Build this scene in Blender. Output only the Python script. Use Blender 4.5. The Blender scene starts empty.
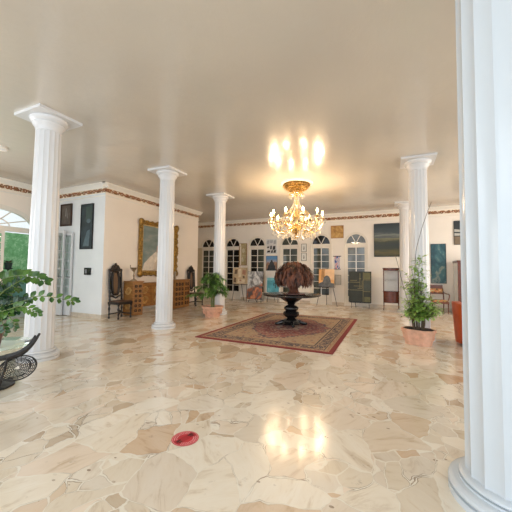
import bpy, math, random
from mathutils import Vector, Matrix
R = random.Random(7)
PI = math.pi
C = bpy.context.scene.collection
V = Vector
H = 3.96

# ------------------------------------------------------------ mesh builder
class MB:
    def __init__(s):
        s.v = []; s.f = []; s.m = []
    def add(s, vs, fs, mi=0):
        b = len(s.v); s.v += [tuple(v) for v in vs]
        for f in fs:
            s.f.append([b + i for i in f]); s.m.append(mi)
    def box(s, x0, x1, y0, y1, z0, z1, mi=0, mat=None):
        vs = [V((x, y, z)) for z in (z0, z1) for y in (y0, y1) for x in (x0, x1)]
        if mat: vs = [mat @ v for v in vs]
        s.add(vs, [(0, 2, 3, 1), (4, 5, 7, 6), (0, 1, 5, 4), (2, 6, 7, 3), (0, 4, 6, 2), (1, 3, 7, 5)], mi)
    def prism(s, pts, z0, z1, mi=0, top=None):
        n = len(pts); top = top or pts
        vs = [(p[0], p[1], z0) for p in pts] + [(p[0], p[1], z1) for p in top]
        fs = [tuple(range(n))[::-1], tuple(range(n, 2 * n))] + [(i, (i + 1) % n, n + (i + 1) % n, n + i) for i in range(n)]
        s.add(vs, fs, mi)
    def lathe(s, prof, c=(0, 0, 0), n=32, mi=0, rf=None, a0=0.0, sx=1, sy=1):
        vs = []
        for (r, z) in prof:
            for i in range(n):
                a = a0 + 2 * PI * i / n
                k = r * (rf(a, z) if rf else 1)
                vs.append((c[0] + k * math.cos(a) * sx, c[1] + k * math.sin(a) * sy, c[2] + z))
        fs = []
        for j in range(len(prof) - 1):
            for i in range(n):
                k = (i + 1) % n
                fs.append((j * n + i, j * n + k, (j + 1) * n + k, (j + 1) * n + i))
        fs.append(tuple(range(n))[::-1]); fs.append(tuple(range((len(prof) - 1) * n, len(prof) * n)))
        s.add(vs, fs, mi)
    def tube(s, pts, r, n=8, mi=0, closed=False):
        pts = [V(p) for p in pts]; m = len(pts)
        rs = r if isinstance(r, (list, tuple)) else [r] * m
        vs = []; up = None
        for i, p in enumerate(pts):
            if closed: t = pts[(i + 1) % m] - pts[i - 1]
            else: t = pts[min(i + 1, m - 1)] - pts[max(i - 1, 0)]
            if t.length < 1e-9: t = V((0, 0, 1))
            t.normalize()
            if up is None:
                up = V((0, 0, 1)) if abs(t.z) < .9 else V((1, 0, 0))
            a = t.cross(up)
            if a.length < 1e-6: a = t.orthogonal()
            a.normalize(); b = a.cross(t); up = b
            for k in range(n):
                q = 2 * PI * k / n
                vs.append(p + (a * math.cos(q) + b * math.sin(q)) * rs[i])
        fs = []
        L = m if closed else m - 1
        for j in range(L):
            for k in range(n):
                k2 = (k + 1) % n; j2 = (j + 1) % m
                fs.append((j * n + k, j2 * n + k, j2 * n + k2, j * n + k2))
        if not closed:
            fs.append(tuple(range(n))); fs.append(tuple(range((m - 1) * n, m * n))[::-1])
        s.add(vs, fs, mi)
    def ball(s, c, r, n=8, mi=0, sz=1, sx=1, sy=1):
        k = max(3, n // 2)
        prof = [(r * math.sin(PI * j / k) + 1e-4, -r * math.cos(PI * j / k) * sz) for j in range(k + 1)]
        s.lathe(prof, c, n, mi, sx=sx, sy=sy)
    def leaf(s, p, d, nrm, L, W, mi=0, fold=.25, droop=.15, shape=(0, .72, 1, .7, 0)):
        p = V(p); d = V(d).normalized(); sd = d.cross(V(nrm))
        if sd.length < 1e-5: sd = d.orthogonal()
        sd.normalize(); n = sd.cross(d).normalized()
        k = len(shape); vs = []
        for i, w in enumerate(shape):
            t = i / (k - 1)
            c = p + d * L * t - n * droop * L * t * t
            if 0 < i < k - 1:
                vs += [c + sd * W * .5 * w + n * fold * W * .5 * w, c, c - sd * W * .5 * w + n * fold * W * .5 * w]
            else: vs.append(c)
        fs = [(0, 2, 1), (0, 3, 2)]
        for i in range(k - 3):
            a = 1 + 3 * i
            fs += [(a, a + 1, a + 4, a + 3), (a + 1, a + 2, a + 5, a + 4)]
        a = 1 + 3 * (k - 3); e = len(vs) - 1
        fs += [(a, a + 1, e), (a + 1, a + 2, e)]
        s.add(vs, fs, mi)
    def poly(s, pts, y, mi=0):       # flat polygon in the x-z plane
        s.add([(p[0], y, p[1]) for p in pts], [tuple(range(len(pts)))], mi)
    def build(s, name, mats, parent=None, loc=None, rotz=0, smooth=35):
        me = bpy.data.meshes.new(name); me.from_pydata(s.v, [], s.f)
        if not isinstance(mats, (list, tuple)): mats = [mats]
        for m in mats: me.materials.append(m)
        me.polygons.foreach_set('material_index', s.m)
        me.update()
        import bmesh
        bm = bmesh.new(); bm.from_mesh(me)
        if smooth is not None: bmesh.ops.recalc_face_normals(bm, faces=bm.faces)
        bm.to_mesh(me); bm.free()
        if smooth:
            me.polygons.foreach_set('use_smooth', [True] * len(me.polygons))
            me.set_sharp_from_angle(angle=math.radians(smooth))
        o = bpy.data.objects.new(name, me); C.objects.link(o)
        if parent: o.parent = parent
        if loc is not None: o.location = loc
        o.rotation_euler.z = rotz
        return o

def tag(o, label, cat, group=None, kind=None):
    o['label'] = label; o['category'] = cat
    if group: o['group'] = group
    if kind: o['kind'] = kind
    return o
def thing(name, label, cat, loc=(0, 0, 0), rotz=0, group=None, kind=None):
    o = bpy.data.objects.new(name, None); C.objects.link(o)
    o.location = loc; o.rotation_euler.z = rotz; o.empty_display_size = .1
    return tag(o, label, cat, group, kind)
def dup(root, loc, rotz=0, label=None):
    r = root.copy(); C.objects.link(r); r.location = loc; r.rotation_euler.z = rotz
    if label: r['label'] = label
    for ch in list(root.children):
        c = ch.copy(); C.objects.link(c); c.parent = r
        for g in list(ch.children):
            d = g.copy(); C.objects.link(d); d.parent = c
    return r
def catmull(P, n=6):
    P = [V(p) for p in P]; out = []
    Q = [P[0] * 2 - P[1]] + P + [P[-1] * 2 - P[-2]]
    for i in range(1, len(Q) - 2):
        a, b, c, d = Q[i - 1:i + 3]
        for k in range(n):
            t = k / n
            out.append(.5 * ((2 * b) + (c - a) * t + (2 * a - 5 * b + 4 * c - d) * t * t + (3 * b - a - 3 * c + d) * t ** 3))
    out.append(P[-1]); return out

# ------------------------------------------------------------ materials
class NT:
    def __init__(s, name):
        s.mat = bpy.data.materials.new(name); s.mat.use_nodes = True
        s.t = s.mat.node_tree; s.bsdf = s.t.nodes['Principled BSDF']
        s.tc = s.t.nodes.new('ShaderNodeTexCoord')
    def n(s, typ, **kw):
        x = s.t.nodes.new('ShaderNode' + typ)
        for k, v in kw.items():
            if k.startswith('i_'): s.put(x.inputs[k[2:].replace('_', ' ')], v)
            else: setattr(x, k, v)
        return x
    def put(s, sock, v):
        if hasattr(v, 'is_output') or isinstance(v, bpy.types.NodeSocket): s.t.links.new(v, sock)
        else: sock.default_value = v
    def math(s, op, a, b=0.0, c=None, clamp=False):
        x = s.t.nodes.new('ShaderNodeMath'); x.operation = op; x.use_clamp = clamp
        s.put(x.inputs[0], a); s.put(x.inputs[1], b)
        if c is not None: s.put(x.inputs[2], c)
        return x.outputs[0]
    def vmath(s, op, a, b=(0, 0, 0)):
        x = s.t.nodes.new('ShaderNodeVectorMath'); x.operation = op
        s.put(x.inputs[0], a)
        if op == 'SCALE': s.put(x.inputs[3], b)
        else: s.put(x.inputs[1], b)
        return x.outputs[0]
    def mapping(s, scale=(1, 1, 1), rot=(0, 0, 0), vec=None):
        x = s.t.nodes.new('ShaderNodeMapping'); x.inputs['Scale'].default_value = scale; x.inputs['Rotation'].default_value = rot
        s.put(x.inputs[0], vec or s.tc.outputs['Object']); return x.outputs[0]
    def noise(s, vec=None, scale=5, detail=3, rough=.55, out=0, dist=0):
        x = s.t.nodes.new('ShaderNodeTexNoise'); s.put(x.inputs['Vector'], vec or s.tc.outputs['Object'])
        x.inputs['Scale'].default_value = scale; x.inputs['Detail'].default_value = detail; x.inputs['Roughness'].default_value = rough
        x.inputs['Distortion'].default_value = dist
        return x.outputs[out]
    def voro(s, vec=None, scale=5, feat='F1', out=0, rnd=1):
        x = s.t.nodes.new('ShaderNodeTexVoronoi'); x.feature = feat; s.put(x.inputs['Vector'], vec or s.tc.outputs['Object'])
        x.inputs['Scale'].default_value = scale; x.inputs['Randomness'].default_value = rnd
        return x.outputs[out]
    def ramp(s, fac, stops, interp='LINEAR'):
        x = s.t.nodes.new('ShaderNodeValToRGB'); s.put(x.inputs[0], fac); cr = x.color_ramp; cr.interpolation = interp
        while len(cr.elements) > 1: cr.elements.remove(cr.elements[-1])
        for i, (p, c) in enumerate(stops):
            e = cr.elements[0] if i == 0 else cr.elements.new(p)
            e.position = p; e.color = (*c, 1) if len(c) == 3 else c
        return x.outputs[0]
    def mix(s, f, a, b, mode='MIX'):
        x = s.t.nodes.new('ShaderNodeMix'); x.data_type = 'RGBA'; x.blend_type = mode
        s.put(x.inputs['Factor'], f)
        for k, v in ((6, a), (7, b)):
            if isinstance(v, tuple) and len(v) == 3: v = (*v, 1)
            s.put(x.inputs[k], v)
        return x.outputs[2]
    def sep(s, vec=None):
        x = s.t.nodes.new('ShaderNodeSeparateXYZ'); s.put(x.inputs[0], vec or s.tc.outputs['Object']); return x.outputs
    def bump(s, h, strength=.2, dist=.02):
        x = s.t.nodes.new('ShaderNodeBump'); x.inputs['Strength'].default_value = strength; x.inputs['Distance'].default_value = dist
        s.put(x.inputs['Height'], h); s.t.links.new(x.outputs[0], s.bsdf.inputs['Normal'])
    def done(s, col=None, rough=None, metal=None, **kw):
        b = s.bsdf.inputs
        if col is not None: s.put(b['Base Color'], (*col, 1) if isinstance(col, tuple) and len(col) == 3 else col)
        if rough is not None: s.put(b['Roughness'], rough)
        if metal is not None: s.put(b['Metallic'], metal)
        for k, v in kw.items(): s.put(b[k.replace('_', ' ')], v)
        return s.mat

def simple(name, c, rough=.5, metal=0, var=.12, scale=6, bump=0, stretch=(1, 1, 1), **kw):
    t = NT(name)
    f = t.noise(t.mapping(stretch), scale, 4)
    d = tuple(max(0, x * (1 - var)) for x in c); l = tuple(min(1, x * (1 + var)) for x in c)
    col = t.ramp(f, [(.3, d), (.7, l)])
    if bump: t.bump(f, bump, .01)
    return t.done(col, rough, metal, **kw)

WALL = simple('wall_paint', (.90, .81, .71), .55, var=.025, scale=1.2)
WALLB = simple('back_wall_paint', (.90, .85, .78), .55, var=.03, scale=1.5)
WALLC = simple('daylight_tinted_gloss_wall', (.78, .80, .80), .22, var=.03, scale=1.5)  # cooler wall colour with the daylight reflected on the short wall mixed in
TRIM = simple('trim_white', (.86, .82, .75), .4, var=.02)
FRAMEW = simple('door_paint', (.82, .77, .68), .35, var=.03)
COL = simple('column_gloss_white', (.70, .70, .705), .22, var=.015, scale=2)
BASEB = simple('baseboard_stone', (.62, .53, .42), .3, var=.15)
BLACK = simple('black_lacquer', (.008, .007, .007), .18, var=.3)
BLKM = simple('black_metal', (.02, .02, .022), .4, metal=.6, var=.3)
DARKW = simple('dark_carved_wood', (.011, .006, .004), .38, var=.4, scale=12, bump=.3)
CANE = simple('woven_cane', (.17, .095, .05), .6, var=.35, scale=60)
BROWNLEATHER = simple('brown_leather', (.09, .045, .025), .45, var=.25)
MAHOG = simple('mahogany', (.12, .032, .016), .25, var=.35, scale=4, stretch=(1, 1, 8))
OAK = simple('honey_oak', (.33, .145, .035), .4, var=.3, scale=5, stretch=(1, 1, 6))
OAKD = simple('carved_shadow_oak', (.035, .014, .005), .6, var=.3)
GOLD = simple('gilt', (.33, .19, .045), .36, metal=.6, var=.6, scale=22, bump=.8)
BRASS = simple('polished_brass', (.96, .70, .34), .2, metal=1, var=.1)
PEWTER = simple('aged_metal', (.35, .27, .18), .35, metal=.8, var=.3, scale=20)
TERRA = simple('terracotta', (.72, .41, .28), .75, var=.15, scale=9, bump=.2)
SOIL = simple('soil', (.05, .03, .02), .95, var=.4, scale=30, bump=.5)
STEM = simple('green_stem', (.13, .17, .05), .5, var=.3)
STEMB = simple('brown_stem', (.10, .07, .04), .7, var=.3)
def leafmat(name, c1, c2, rough=.35):
    t = NT(name)
    col = t.ramp(t.noise(None, 7, 2), [(.35, c1), (.65, c2)])
    return t.done(col, rough, Transmission_Weight=0.0, Subsurface_Weight=0.0)
LEAFD = leafmat('fern_leaf', (.04, .13, .02), (.16, .32, .07))
LEAFL = leafmat('light_leaf', (.16, .34, .05), (.42, .60, .16))
LEAFZ = leafmat('glossy_leaf', (.015, .06, .012), (.09, .19, .03), .22)
LEAFZD = leafmat('glossy_dark_leaf', (.008, .03, .012), (.02, .07, .03), .22)
DRY = leafmat('dried_leaf', (.02, .006, .003), (.20, .060, .024), .5)
BARK = simple('dried_trunk', (.11, .035, .015), .8, var=.4, scale=20, stretch=(3, 3, .6), bump=.6)
POTB = simple('brown_glazed_pot', (.13, .06, .04), .4, var=.3)
RUST = simple('rust_leather', (.48, .075, .012), .4, var=.12, bump=.1)
CUSH = simple('pale_cushion', (.55, .60, .55), .8, var=.1)
WHITEP = simple('white_paper', (.80, .80, .78), .7, var=.04)
GREENW = None
def dark_glass(name, c, rough=.04):
    t = NT(name); f = t.noise(t.mapping((1, 1, .5)), 2.2, 2)
    col = t.ramp(f, [(.35, c), (.7, tuple(x * 2.2 + .004 for x in c))])
    return t.done(col, rough, Specular_IOR_Level=.3)
GLS_B = dark_glass('night_pane', (.006, .006, .005))
GLS_G = dark_glass('grey_green_pane', (.045, .052, .042))  # opaque dark grey-green pane colour
GLS_S = dark_glass('grey_pane', (.12, .14, .15))
def crystal_mat():
    t = NT('crystal'); f = t.noise(None, 30, 2)
    return t.done(t.ramp(f, [(.3, (.75, .60, .38)), (.6, (1, .92, .78))]), .12, Transmission_Weight=.45, IOR=1.5, Specular_IOR_Level=.9)
def clear_glass(name, c=(.95, 1, .97)):
    t = NT(name)
    t.noise(None, 3)
    return t.done(c, .02, Transmission_Weight=1.0, IOR=1.45)
GLASS = clear_glass('clear_glass')
TGLASS = clear_glass('green_table_glass', (.72, .93, .84))
CRYS = crystal_mat()

# ---- floor: polished crazy paving
def floor_mat():
    t = NT('crazy_paving_marble')
    O = t.tc.outputs['Object']
    w = t.noise(O, 1.3, 3, out=1); w2 = t.noise(O, 6, 3, out=1)
    vec = t.vmath('ADD', O, t.vmath('SCALE', t.vmath('SUBTRACT', w, (.5, .5, .5)), .42))
    vec = t.vmath('ADD', vec, t.vmath('SCALE', t.vmath('SUBTRACT', w2, (.5, .5, .5)), .05))
    vec = t.mapping((1.25, .95, 1), (0, 0, .5), vec)
    sc1, sc2 = 2.3, 4.4
    c1 = t.voro(vec, sc1, 'F1', 1); e1 = t.voro(vec, sc1, 'DISTANCE_TO_EDGE')
    c2 = t.voro(vec, sc2, 'F1', 1); e2 = t.voro(vec, sc2, 'DISTANCE_TO_EDGE')
    r1 = t.sep(c1); r2 = t.sep(c2)
    small = t.math('GREATER_THAN', r1[2], .60)
    rnd = t.n('Mix', i_Factor=small); rnd.data_type = 'FLOAT'; t.put(rnd.inputs[0], small); t.put(rnd.inputs[2], r1[0]); t.put(rnd.inputs[3], r2[0]); rnd = rnd.outputs[0]
    rnb = t.n('Mix'); rnb.data_type = 'FLOAT'; t.put(rnb.inputs[0], small); t.put(rnb.inputs[2], r1[1]); t.put(rnb.inputs[3], r2[1]); rnb = rnb.outputs[0]
    E1 = t.math('DIVIDE', e1, sc1); E2 = t.math('DIVIDE', e2, sc2)
    edge = t.math('MINIMUM', E1, t.math('ADD', E2, t.math('MULTIPLY', t.math('SUBTRACT', 1.0, small), 1.0)))
    base = t.ramp(rnd, [(0, (.52, .41, .29)), (.12, (.70, .61, .48)), (.3, (.79, .71, .58)), (.5, (.83, .77, .66)), (.62, (.68, .60, .49)), (.78, (.80, .69, .56)), (.9, (.60, .43, .28)), (1, (.76, .67, .54))])
    # streaky veins in each stone, direction by stone
    rotv = t.n('VectorRotate'); rotv.rotation_type = 'Z_AXIS'; t.put(rotv.inputs['Vector'], O); t.put(rotv.inputs['Angle'], t.math('MULTIPLY', rnb, 6.0))
    st = t.noise(t.mapping((1.2, 4, 1), (0, 0, 0), rotv.outputs[0]), 2.2, 6, .65, dist=.8)
    vein = t.ramp(st, [(.30, (.62, .50, .38)), (.45, (.95, .92, .88)), (.6, (1, 1, 1)), (.74, (.84, .74, .62))])
    col = t.mix(.65, base, vein, 'MULTIPLY')
    # occasional grey-brown fossil blotches
    bl = t.noise(O, 5.5, 6, .7)
    bm = t.math('MULTIPLY', t.ramp(bl, [(.62, (0, 0, 0)), (.70, (1, 1, 1))]), .55)
    bm = t.math('MULTIPLY', bm, t.math('GREATER_THAN', rnb, .45))
    col = t.mix(bm, col, (.26, .19, .13))
    pits = t.math('MULTIPLY', t.math('LESS_THAN', t.voro(t.mapping((1, 1.6, 1), (0, 0, .7)), 7, 'F1'), .12), t.ramp(t.noise(O, 2.1, 3), [(.50, (0, 0, 0)), (.60, (.8, .8, .8))]))
    col = t.mix(pits, col, (.24, .16, .10))
    # mortar + thin brown outline
    jn = t.noise(O, 9, 3)
    jw = t.math('MULTIPLY_ADD', jn, .020, -.005)
    mort = t.math('LESS_THAN', edge, jw)
    darkl = t.math('LESS_THAN', t.math('ABSOLUTE', t.math('SUBTRACT', edge, jw)), .0022)
    dk = t.math('MULTIPLY', darkl, t.ramp(t.noise(O, 3.2, 3), [(.48, (0, 0, 0)), (.66, (.8, .8, .8))]))
    col = t.mix(t.math('MULTIPLY', mort, .8), col, (.80, .75, .64))
    col = t.mix(dk, col, (.22, .14, .08))
    ro = t.math('MULTIPLY_ADD', t.noise(O, 2.5, 3), .14, .12)
    t.bump(t.math('ADD', t.math('MULTIPLY', mort, -.4), t.noise(O, 1.6, 2)), .10, .012)
    return t.done(col, ro, Specular_IOR_Level=.55, Coat_Weight=.25, Coat_Roughness=.10)
FLOOR = floor_mat()

def ceil_mat():
    t = NT('lacquered_ceiling')
    O = t.tc.outputs['Object']
    col = t.ramp(t.noise(O, .5, 2), [(.3, (.56, .515, .45)), (.7, (.61, .565, .49))])
    t.bump(t.noise(t.mapping((1.0, .5, 1), (0, 0, .4)), 5.0, 4, .6), .30, .03)
    return t.done(col, .24, Specular_IOR_Level=.5, Coat_Weight=.3, Coat_Roughness=.13)
CEIL = ceil_mat()

def frieze_mat():
    t = NT('scroll_frieze_paint')
    s = t.sep()          # local x along the wall, z height from the band centre
    u = t.math('MULTIPLY', s[0], 14.0)
    wav = t.math('MULTIPLY', t.math('SINE', u), .034)
    vine = t.math('LESS_THAN', t.math('ABSOLUTE', t.math('SUBTRACT', s[2], wav)), 0.020)
    u2 = t.math('MULTIPLY', s[0], 28.0)
    curl = t.math('ADD', t.math('POWER', t.math('MULTIPLY', t.math('SUBTRACT', t.math('FRACT', t.math('DIVIDE', s[0], .2244)), .5), .2244), 2.0), t.math('POWER', s[2], 2.0))
    curl = t.math('SQRT', curl)
    ring = t.math('LESS_THAN', t.math('ABSOLUTE', t.math('SUBTRACT', curl, .038)), .021)
    vec = t.mapping((1, .01, 1.3))
    leaf = t.math('LESS_THAN', t.voro(vec, 22, 'F1'), .54)
    band = t.math('LESS_THAN', t.math('ABSOLUTE', s[2]), .058)
    m = t.math('MULTIPLY', t.math('MAXIMUM', t.math('MAXIMUM', vine, ring), leaf), band)
    c = t.ramp(t.voro(vec, 18, 'F1', 1), [(.2, (.20, .06, .02)), (.5, (.36, .14, .045)), (.8, (.16, .09, .035))])
    col = t.mix(m, (.84, .76, .62), c)
    return t.done(col, .6)
FRIEZE = frieze_mat()

# ------------------------------------------------------------ the setting
def structure(name, mb, m, label, loc=None, rotz=0, smooth=None, parent=None):
    o = mb.build(name, m, parent, loc, rotz, smooth)
    if not parent: tag(o, label, 'structure'); o['kind'] = 'structure'
    return o

m = MB(); m.box(-10, 6, -5, 13.3, -.2, 0); structure('floor', m, FLOOR, 'polished cream crazy-paving marble floor of the hall')
m = MB(); m.box(-10.2, 6, -5, 13.4, H, H + .2); structure('ceiling', m, CEIL, 'glossy beige lacquered ceiling over the hall')

def arched_wall(u0, u1, ops, h=H, t=.12, w=.16):
    """wall in local x-z, inner face at y=0, thick towards +y. ops: (centre, half width, spring z, rise, bottom)"""
    mb = MB(); ops = sorted(ops); cur = u0
    def strip(a, b, za0, zb0):
        if b - a < 1e-6: return
        for y in (0, w): mb.add([(a, y, za0), (b, y, zb0), (b, y, h), (a, y, h)], [(0, 1, 2, 3) if y == 0 else (3, 2, 1, 0)])
        mb.add([(a, 0, za0), (b, 0, zb0), (b, w, zb0), (a, w, za0)], [(3, 2, 1, 0)])
    for (c, hw, sp, rise, bot) in ops:
        strip(cur, c - hw, 0, 0)
        for s in (-1, 1):
            x = c + s * hw
            mb.add([(x, 0, bot), (x, w, bot), (x, w, sp), (x, 0, sp)], [(0, 1, 2, 3) if s < 0 else (3, 2, 1, 0)])
        n = 20
        for i in range(n):
            a0 = PI - PI * i / n; a1 = PI - PI * (i + 1) / n
            strip(c + hw * math.cos(a0), c + hw * math.cos(a1), sp + rise * math.sin(a0), sp + rise * math.sin(a1))
        cur = c + hw
    strip(cur, u1, 0, 0)
    return mb

DOORX = [-8.78, -7.30, -5.95, -4.28, -2.83, -1.35]
YB = 13.12
wb = arched_wall(-10, 6, [(x, .43, 2.64, .43, 0) for x in DOORX])
structure('wall_back', wb, WALLB, 'long cream back wall with six arched french doors', (0, YB, 0))
# solid block of rooms on the left
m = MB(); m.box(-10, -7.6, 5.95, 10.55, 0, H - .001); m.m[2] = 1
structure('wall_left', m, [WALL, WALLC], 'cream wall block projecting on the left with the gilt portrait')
m = MB(); m.box(-10.16, -10, 10.55, 13.3, 0, H); structure('wall_alcove', m, WALL, 'side wall of the far left alcove')
wl = arched_wall(-4, 5.95, [(4.35, 1.06, 2.62, .56, 0)])
structure('wall_side', wl, WALL, 'cream side wall with wide arched garden doorway', (-10, 0, 0), PI / 2)
m = MB(); m.box(5.0, 5.16, 4.5, 13.2, 0, H); structure('wall_right', m, WALL, 'right hand wall of the hall')

CR = [(0, 0), (.13, 0), (.13, -.025), (.10, -.04), (.085, -.065), (.055, -.09), (.03, -.105), (.03, -.13), (0, -.13)]
def trim(idx, L, loc, rotz, e0=0, e1=0, base=True, label=''):
    """local x runs along the wall, -y towards the room"""
    def ext(prof, x0, x1, z, name, mat, parent=None):
        mb = MB(); n = len(prof)
        vs = [(x0, -p[0], z + p[1]) for p in prof] + [(x1, -p[0], z + p[1]) for p in prof]
        mb.add(vs, [tuple(range(n)), tuple(range(n, 2 * n))[::-1]] + [(i, (i + 1) % n, n + (i + 1) % n, n + i) for i in range(n)])
        o = mb.build(name, mat, parent, smooth=40); return o
    t = thing('trim_%d' % idx, label, 'structure', loc, rotz, kind='structure')
    ext(CR, -e0 * .13, L + e1 * .13, H, 'cornice', TRIM, t)
    mb = MB(); mb.box(-e0 * .012, L + e1 * .012, -.012, 0, -.075, .075); f = mb.build('frieze_band', FRIEZE, t, (0, 0, H - .205), smooth=None)
    ext([(0, 0), (.022, -.003), (.026, -.012), (.022, -.022), (0, -.026)], -e0 * .02, L + e1 * .02, H - .345, 'picture_rail', TRIM, t)
    if base: pass
trim(1, 2.4, (-10, 5.95, 0), 0, 0, 1, label='white cornice over painted scroll frieze, short wall with the black box')
trim(2, 4.6, (-7.6, 5.95, 0), PI / 2, 1, 1, label='white cornice over painted scroll frieze above the gilt portrait')
trim(3, 15, (-10, YB, 0), 0, label='white cornice over painted scroll frieze along the back wall')
trim(4, 9.95, (-10, -4, 0), PI / 2, label='white cornice over painted scroll frieze above the garden doorway')
def baseboard(name, segs, label):
    mb = MB()
    for (x0, x1, y0, y1) in segs: mb.box(x0, x1, y0, y1, 0, .12)
    structure(name, mb, BASEB, label)
baseboard('baseboard_left', [(-10, -7.575, 5.925, 5.95), (-7.6, -7.575, 5.95, 10.55)], 'beige stone skirting round the projecting left wall')
xs = [-10] + [v for x in DOORX for v in (x - .49, x + .49)] + [5]
baseboard('baseboard_back', [(xs[i], xs[i + 1], YB - .02, YB) for i in range(0, len(xs), 2)], 'low skirting along the back wall between the doors')

# ---- french doors of the back wall
def french(idx, x, glass, fan, label):
    t = thing('door_%d' % idx, label, 'door', (x, YB, 0), 0, kind='structure')
    fr = MB(); W = .43
    for s in (-1, 1):
        fr.box(min(s * W, s * (W + .06)), max(s * W, s * (W + .06)), -.03, .001, 0, 2.62)
        fr.box(min(s * W, s * (W - .05)), max(s * W, s * (W - .05)), .03, .11, 0, 2.62)
    fr.box(-W, W, .02, .11, 2.53, 2.66)
    arch = [(r * math.cos(a), r * math.sin(a)) for a in [PI * i / 24 for i in range(25)] for r in (W - .035, W + .05)]
    vs = []
    for y in (-.03, .10):
        for (px, pz) in arch: vs.append((px, y, 2.64 + pz))
    fs = []
    n = 50
    for i in range(24):
        a, b, c, d = 2 * i, 2 * i + 1, 2 * i + 3, 2 * i + 2
        fs += [(a, b, c, d), (n + d, n + c, n + b, n + a), (b, n + b, n + c, c), (a, d, n + d, n + a)]
    fr.add(vs, fs)
    fr.build('door_frame', FRAMEW, t, smooth=30)
    for s in (-1, 1):       # two narrow leaves
        lf = MB(); x0, x1 = (-.38, -.001) if s < 0 else (.001, .38)
        iw = .03
        lf.box(x0, x0 + (.014 if s > 0 else .04), .05, .09, .40, 2.47)
        lf.box(x1 - (.014 if s < 0 else .04), x1, .05, .09, .40, 2.47)
        for k in range(1, 7):
            z = .40 + k * 2.07 / 7
            lf.box(x0 + .014, x1 - .014, .058, .083, z - .011, z + .011)
        lf.box(x0, x1, .05, .09, 2.47, 2.53); lf.box(x0, x1, .05, .09, .0, .40)
        o = lf.build('door_leaf', FRAMEW, t, smooth=None)
        g = MB(); g.box(x0 + .02, x1 - .02, .068, .074, .38, 2.49); g.build('pane', glass if s > 0 else GLASS_L.get(idx, glass), o, smooth=None)
        if s > 0:
            hd = MB(); hd.tube([(.02, .05, 1.05), (.02, .01, 1.05), (.10, .01, 1.05)], .008); hd.build('door_handle', BRASS, o)
    fl = MB()
    pts = [(0, 0)] + [((W - .02) * math.cos(PI * i / 20), (W - .02) * math.sin(PI * i / 20)) for i in range(21)]
    fl.poly([(p[0], p[1] + 2.65) for p in pts[1:]], .07)
    f = fl.build('fanlight', fan, t, smooth=None)
    mu = MB()
    for a in (62, 118):
        c = V((math.cos(math.radians(a)), 0, math.sin(math.radians(a)))); sd = V((c.z, 0, -c.x)) * .013
        b0 = V((0, .04, 2.66)); b1 = b0 + c * (W - .02)
        for y in (0,):
            mu.add([b0 - sd, b0 + sd, b1 + sd, b1 - sd, b0 - sd + V((0, .05, 0)), b0 + sd + V((0, .05, 0)), b1 + sd + V((0, .05, 0)), b1 - sd + V((0, .05, 0))],
                   [(0, 1, 2, 3), (4, 7, 6, 5), (0, 4, 5, 1), (1, 5, 6, 2), (2, 6, 7, 3), (3, 7, 4, 0)])
    mu.build('muntin', FRAMEW, f, smooth=None)
GLASS_L = {3: GLS_B, 6: GLS_S}
french(1, DOORX[0], GLS_G, GLS_B, 'white french door with fanlight beside the cream shutter, far left')
french(2, DOORX[1], GLS_B, GLS_B, 'white french door with black panes between slim column and carved panel')
french(3, DOORX[2], GLS_G, GLS_B, 'white french door with fanlight behind the silver and rust painting')
french(4, DOORX[3], GLS_G, GLS_G, 'white french door with fanlight behind the dried topiary tree')
french(5, DOORX[4], GLS_G, GLS_B, 'white french door with fanlight behind the easel figure painting')
french(6, DOORX[5], GLS_S, GLS_S, 'white french door with grey fanlight behind the dark green panel')

# ---- garden doorway on the side wall (local x = world y, -y local = world +x)
t = thing('door_7', 'wide arched garden doorway with white fanlight muntins, left', 'door', (-10, 0, 0), PI / 2, kind='structure')
fr = MB(); c0, hw = 4.35, 1.06
fr.box(c0 - hw, c0 + hw, .02, .12, 2.50, 2.64)
for s in (-1, 1): fr.box(min(c0 + s * hw, c0 + s * (hw - .07)), max(c0 + s * hw, c0 + s * (hw - .07)), .02, .12, 0, 2.6)
vs = []; n = 50
for y in (-.02, .12):
    for i in range(25):
        a = PI * i / 24
        for d in (-.06, .06): vs.append((c0 + (hw + d) * math.cos(a), y, 2.62 + (.56 + d) * math.sin(a)))
fs = []
for i in range(24):
    a, b, c, d = 2 * i, 2 * i + 1, 2 * i + 3, 2 * i + 2
    fs += [(a, b, c, d), (n + d, n + c, n + b, n + a), (b, n + b, n + c, c), (a, d, n + d, n + a)]
fr.add(vs, fs); fr.build('door_frame', FRAMEW, t, smooth=30)
mu = MB()
for ang in (28, 62, 90, 118, 152):
    a = math.radians(ang); e = (c0 + hw * .97 * math.cos(a), .07, 2.62 + .55 * math.sin(a))
    mu.tube([(c0, .07, 2.64), e], .018, 6)
mu.tube([(c0 + .42 * math.cos(PI * i / 16), .07, 2.64 + .22 * math.sin(PI * i / 16)) for i in range(17)], .016, 6)
mu.build('muntin', FRAMEW, t)
g = MB(); g.poly([(c0 + 1.03 * math.cos(PI * i / 20), 2.63 + .53 * math.sin(PI * i / 20)) for i in range(21)], .08); g.build('fanlight', GLASS, t, smooth=None)
def glazed_leaf(mb, x0, x1, z1=2.5, rows=7, y0=.04, y1=.08, st=.07):
    mb.box(x0, x0 + st, y0, y1, .02, z1); mb.box(x1 - st, x1, y0, y1, .02, z1)
    mb.box(x0 + st, x1 - st, y0, y1, z1 - .08, z1); mb.box(x0 + st, x1 - st, y0, y1, .02, .62)
    for k in range(1, rows): z = .62 + (z1 - .70) * k / rows; mb.box(x0 + st, x1 - st, y0 + .01, y1 - .01, z - .012, z + .012)
lf = MB(); glazed_leaf(lf, 3.37, 4.66); o = lf.build('door_leaf', FRAMEW, t, smooth=None)
g = MB(); g.box(3.495, 4.585, .057, .063, .63, 2.415); g.build('pane', GLASS, o, smooth=None)
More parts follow.
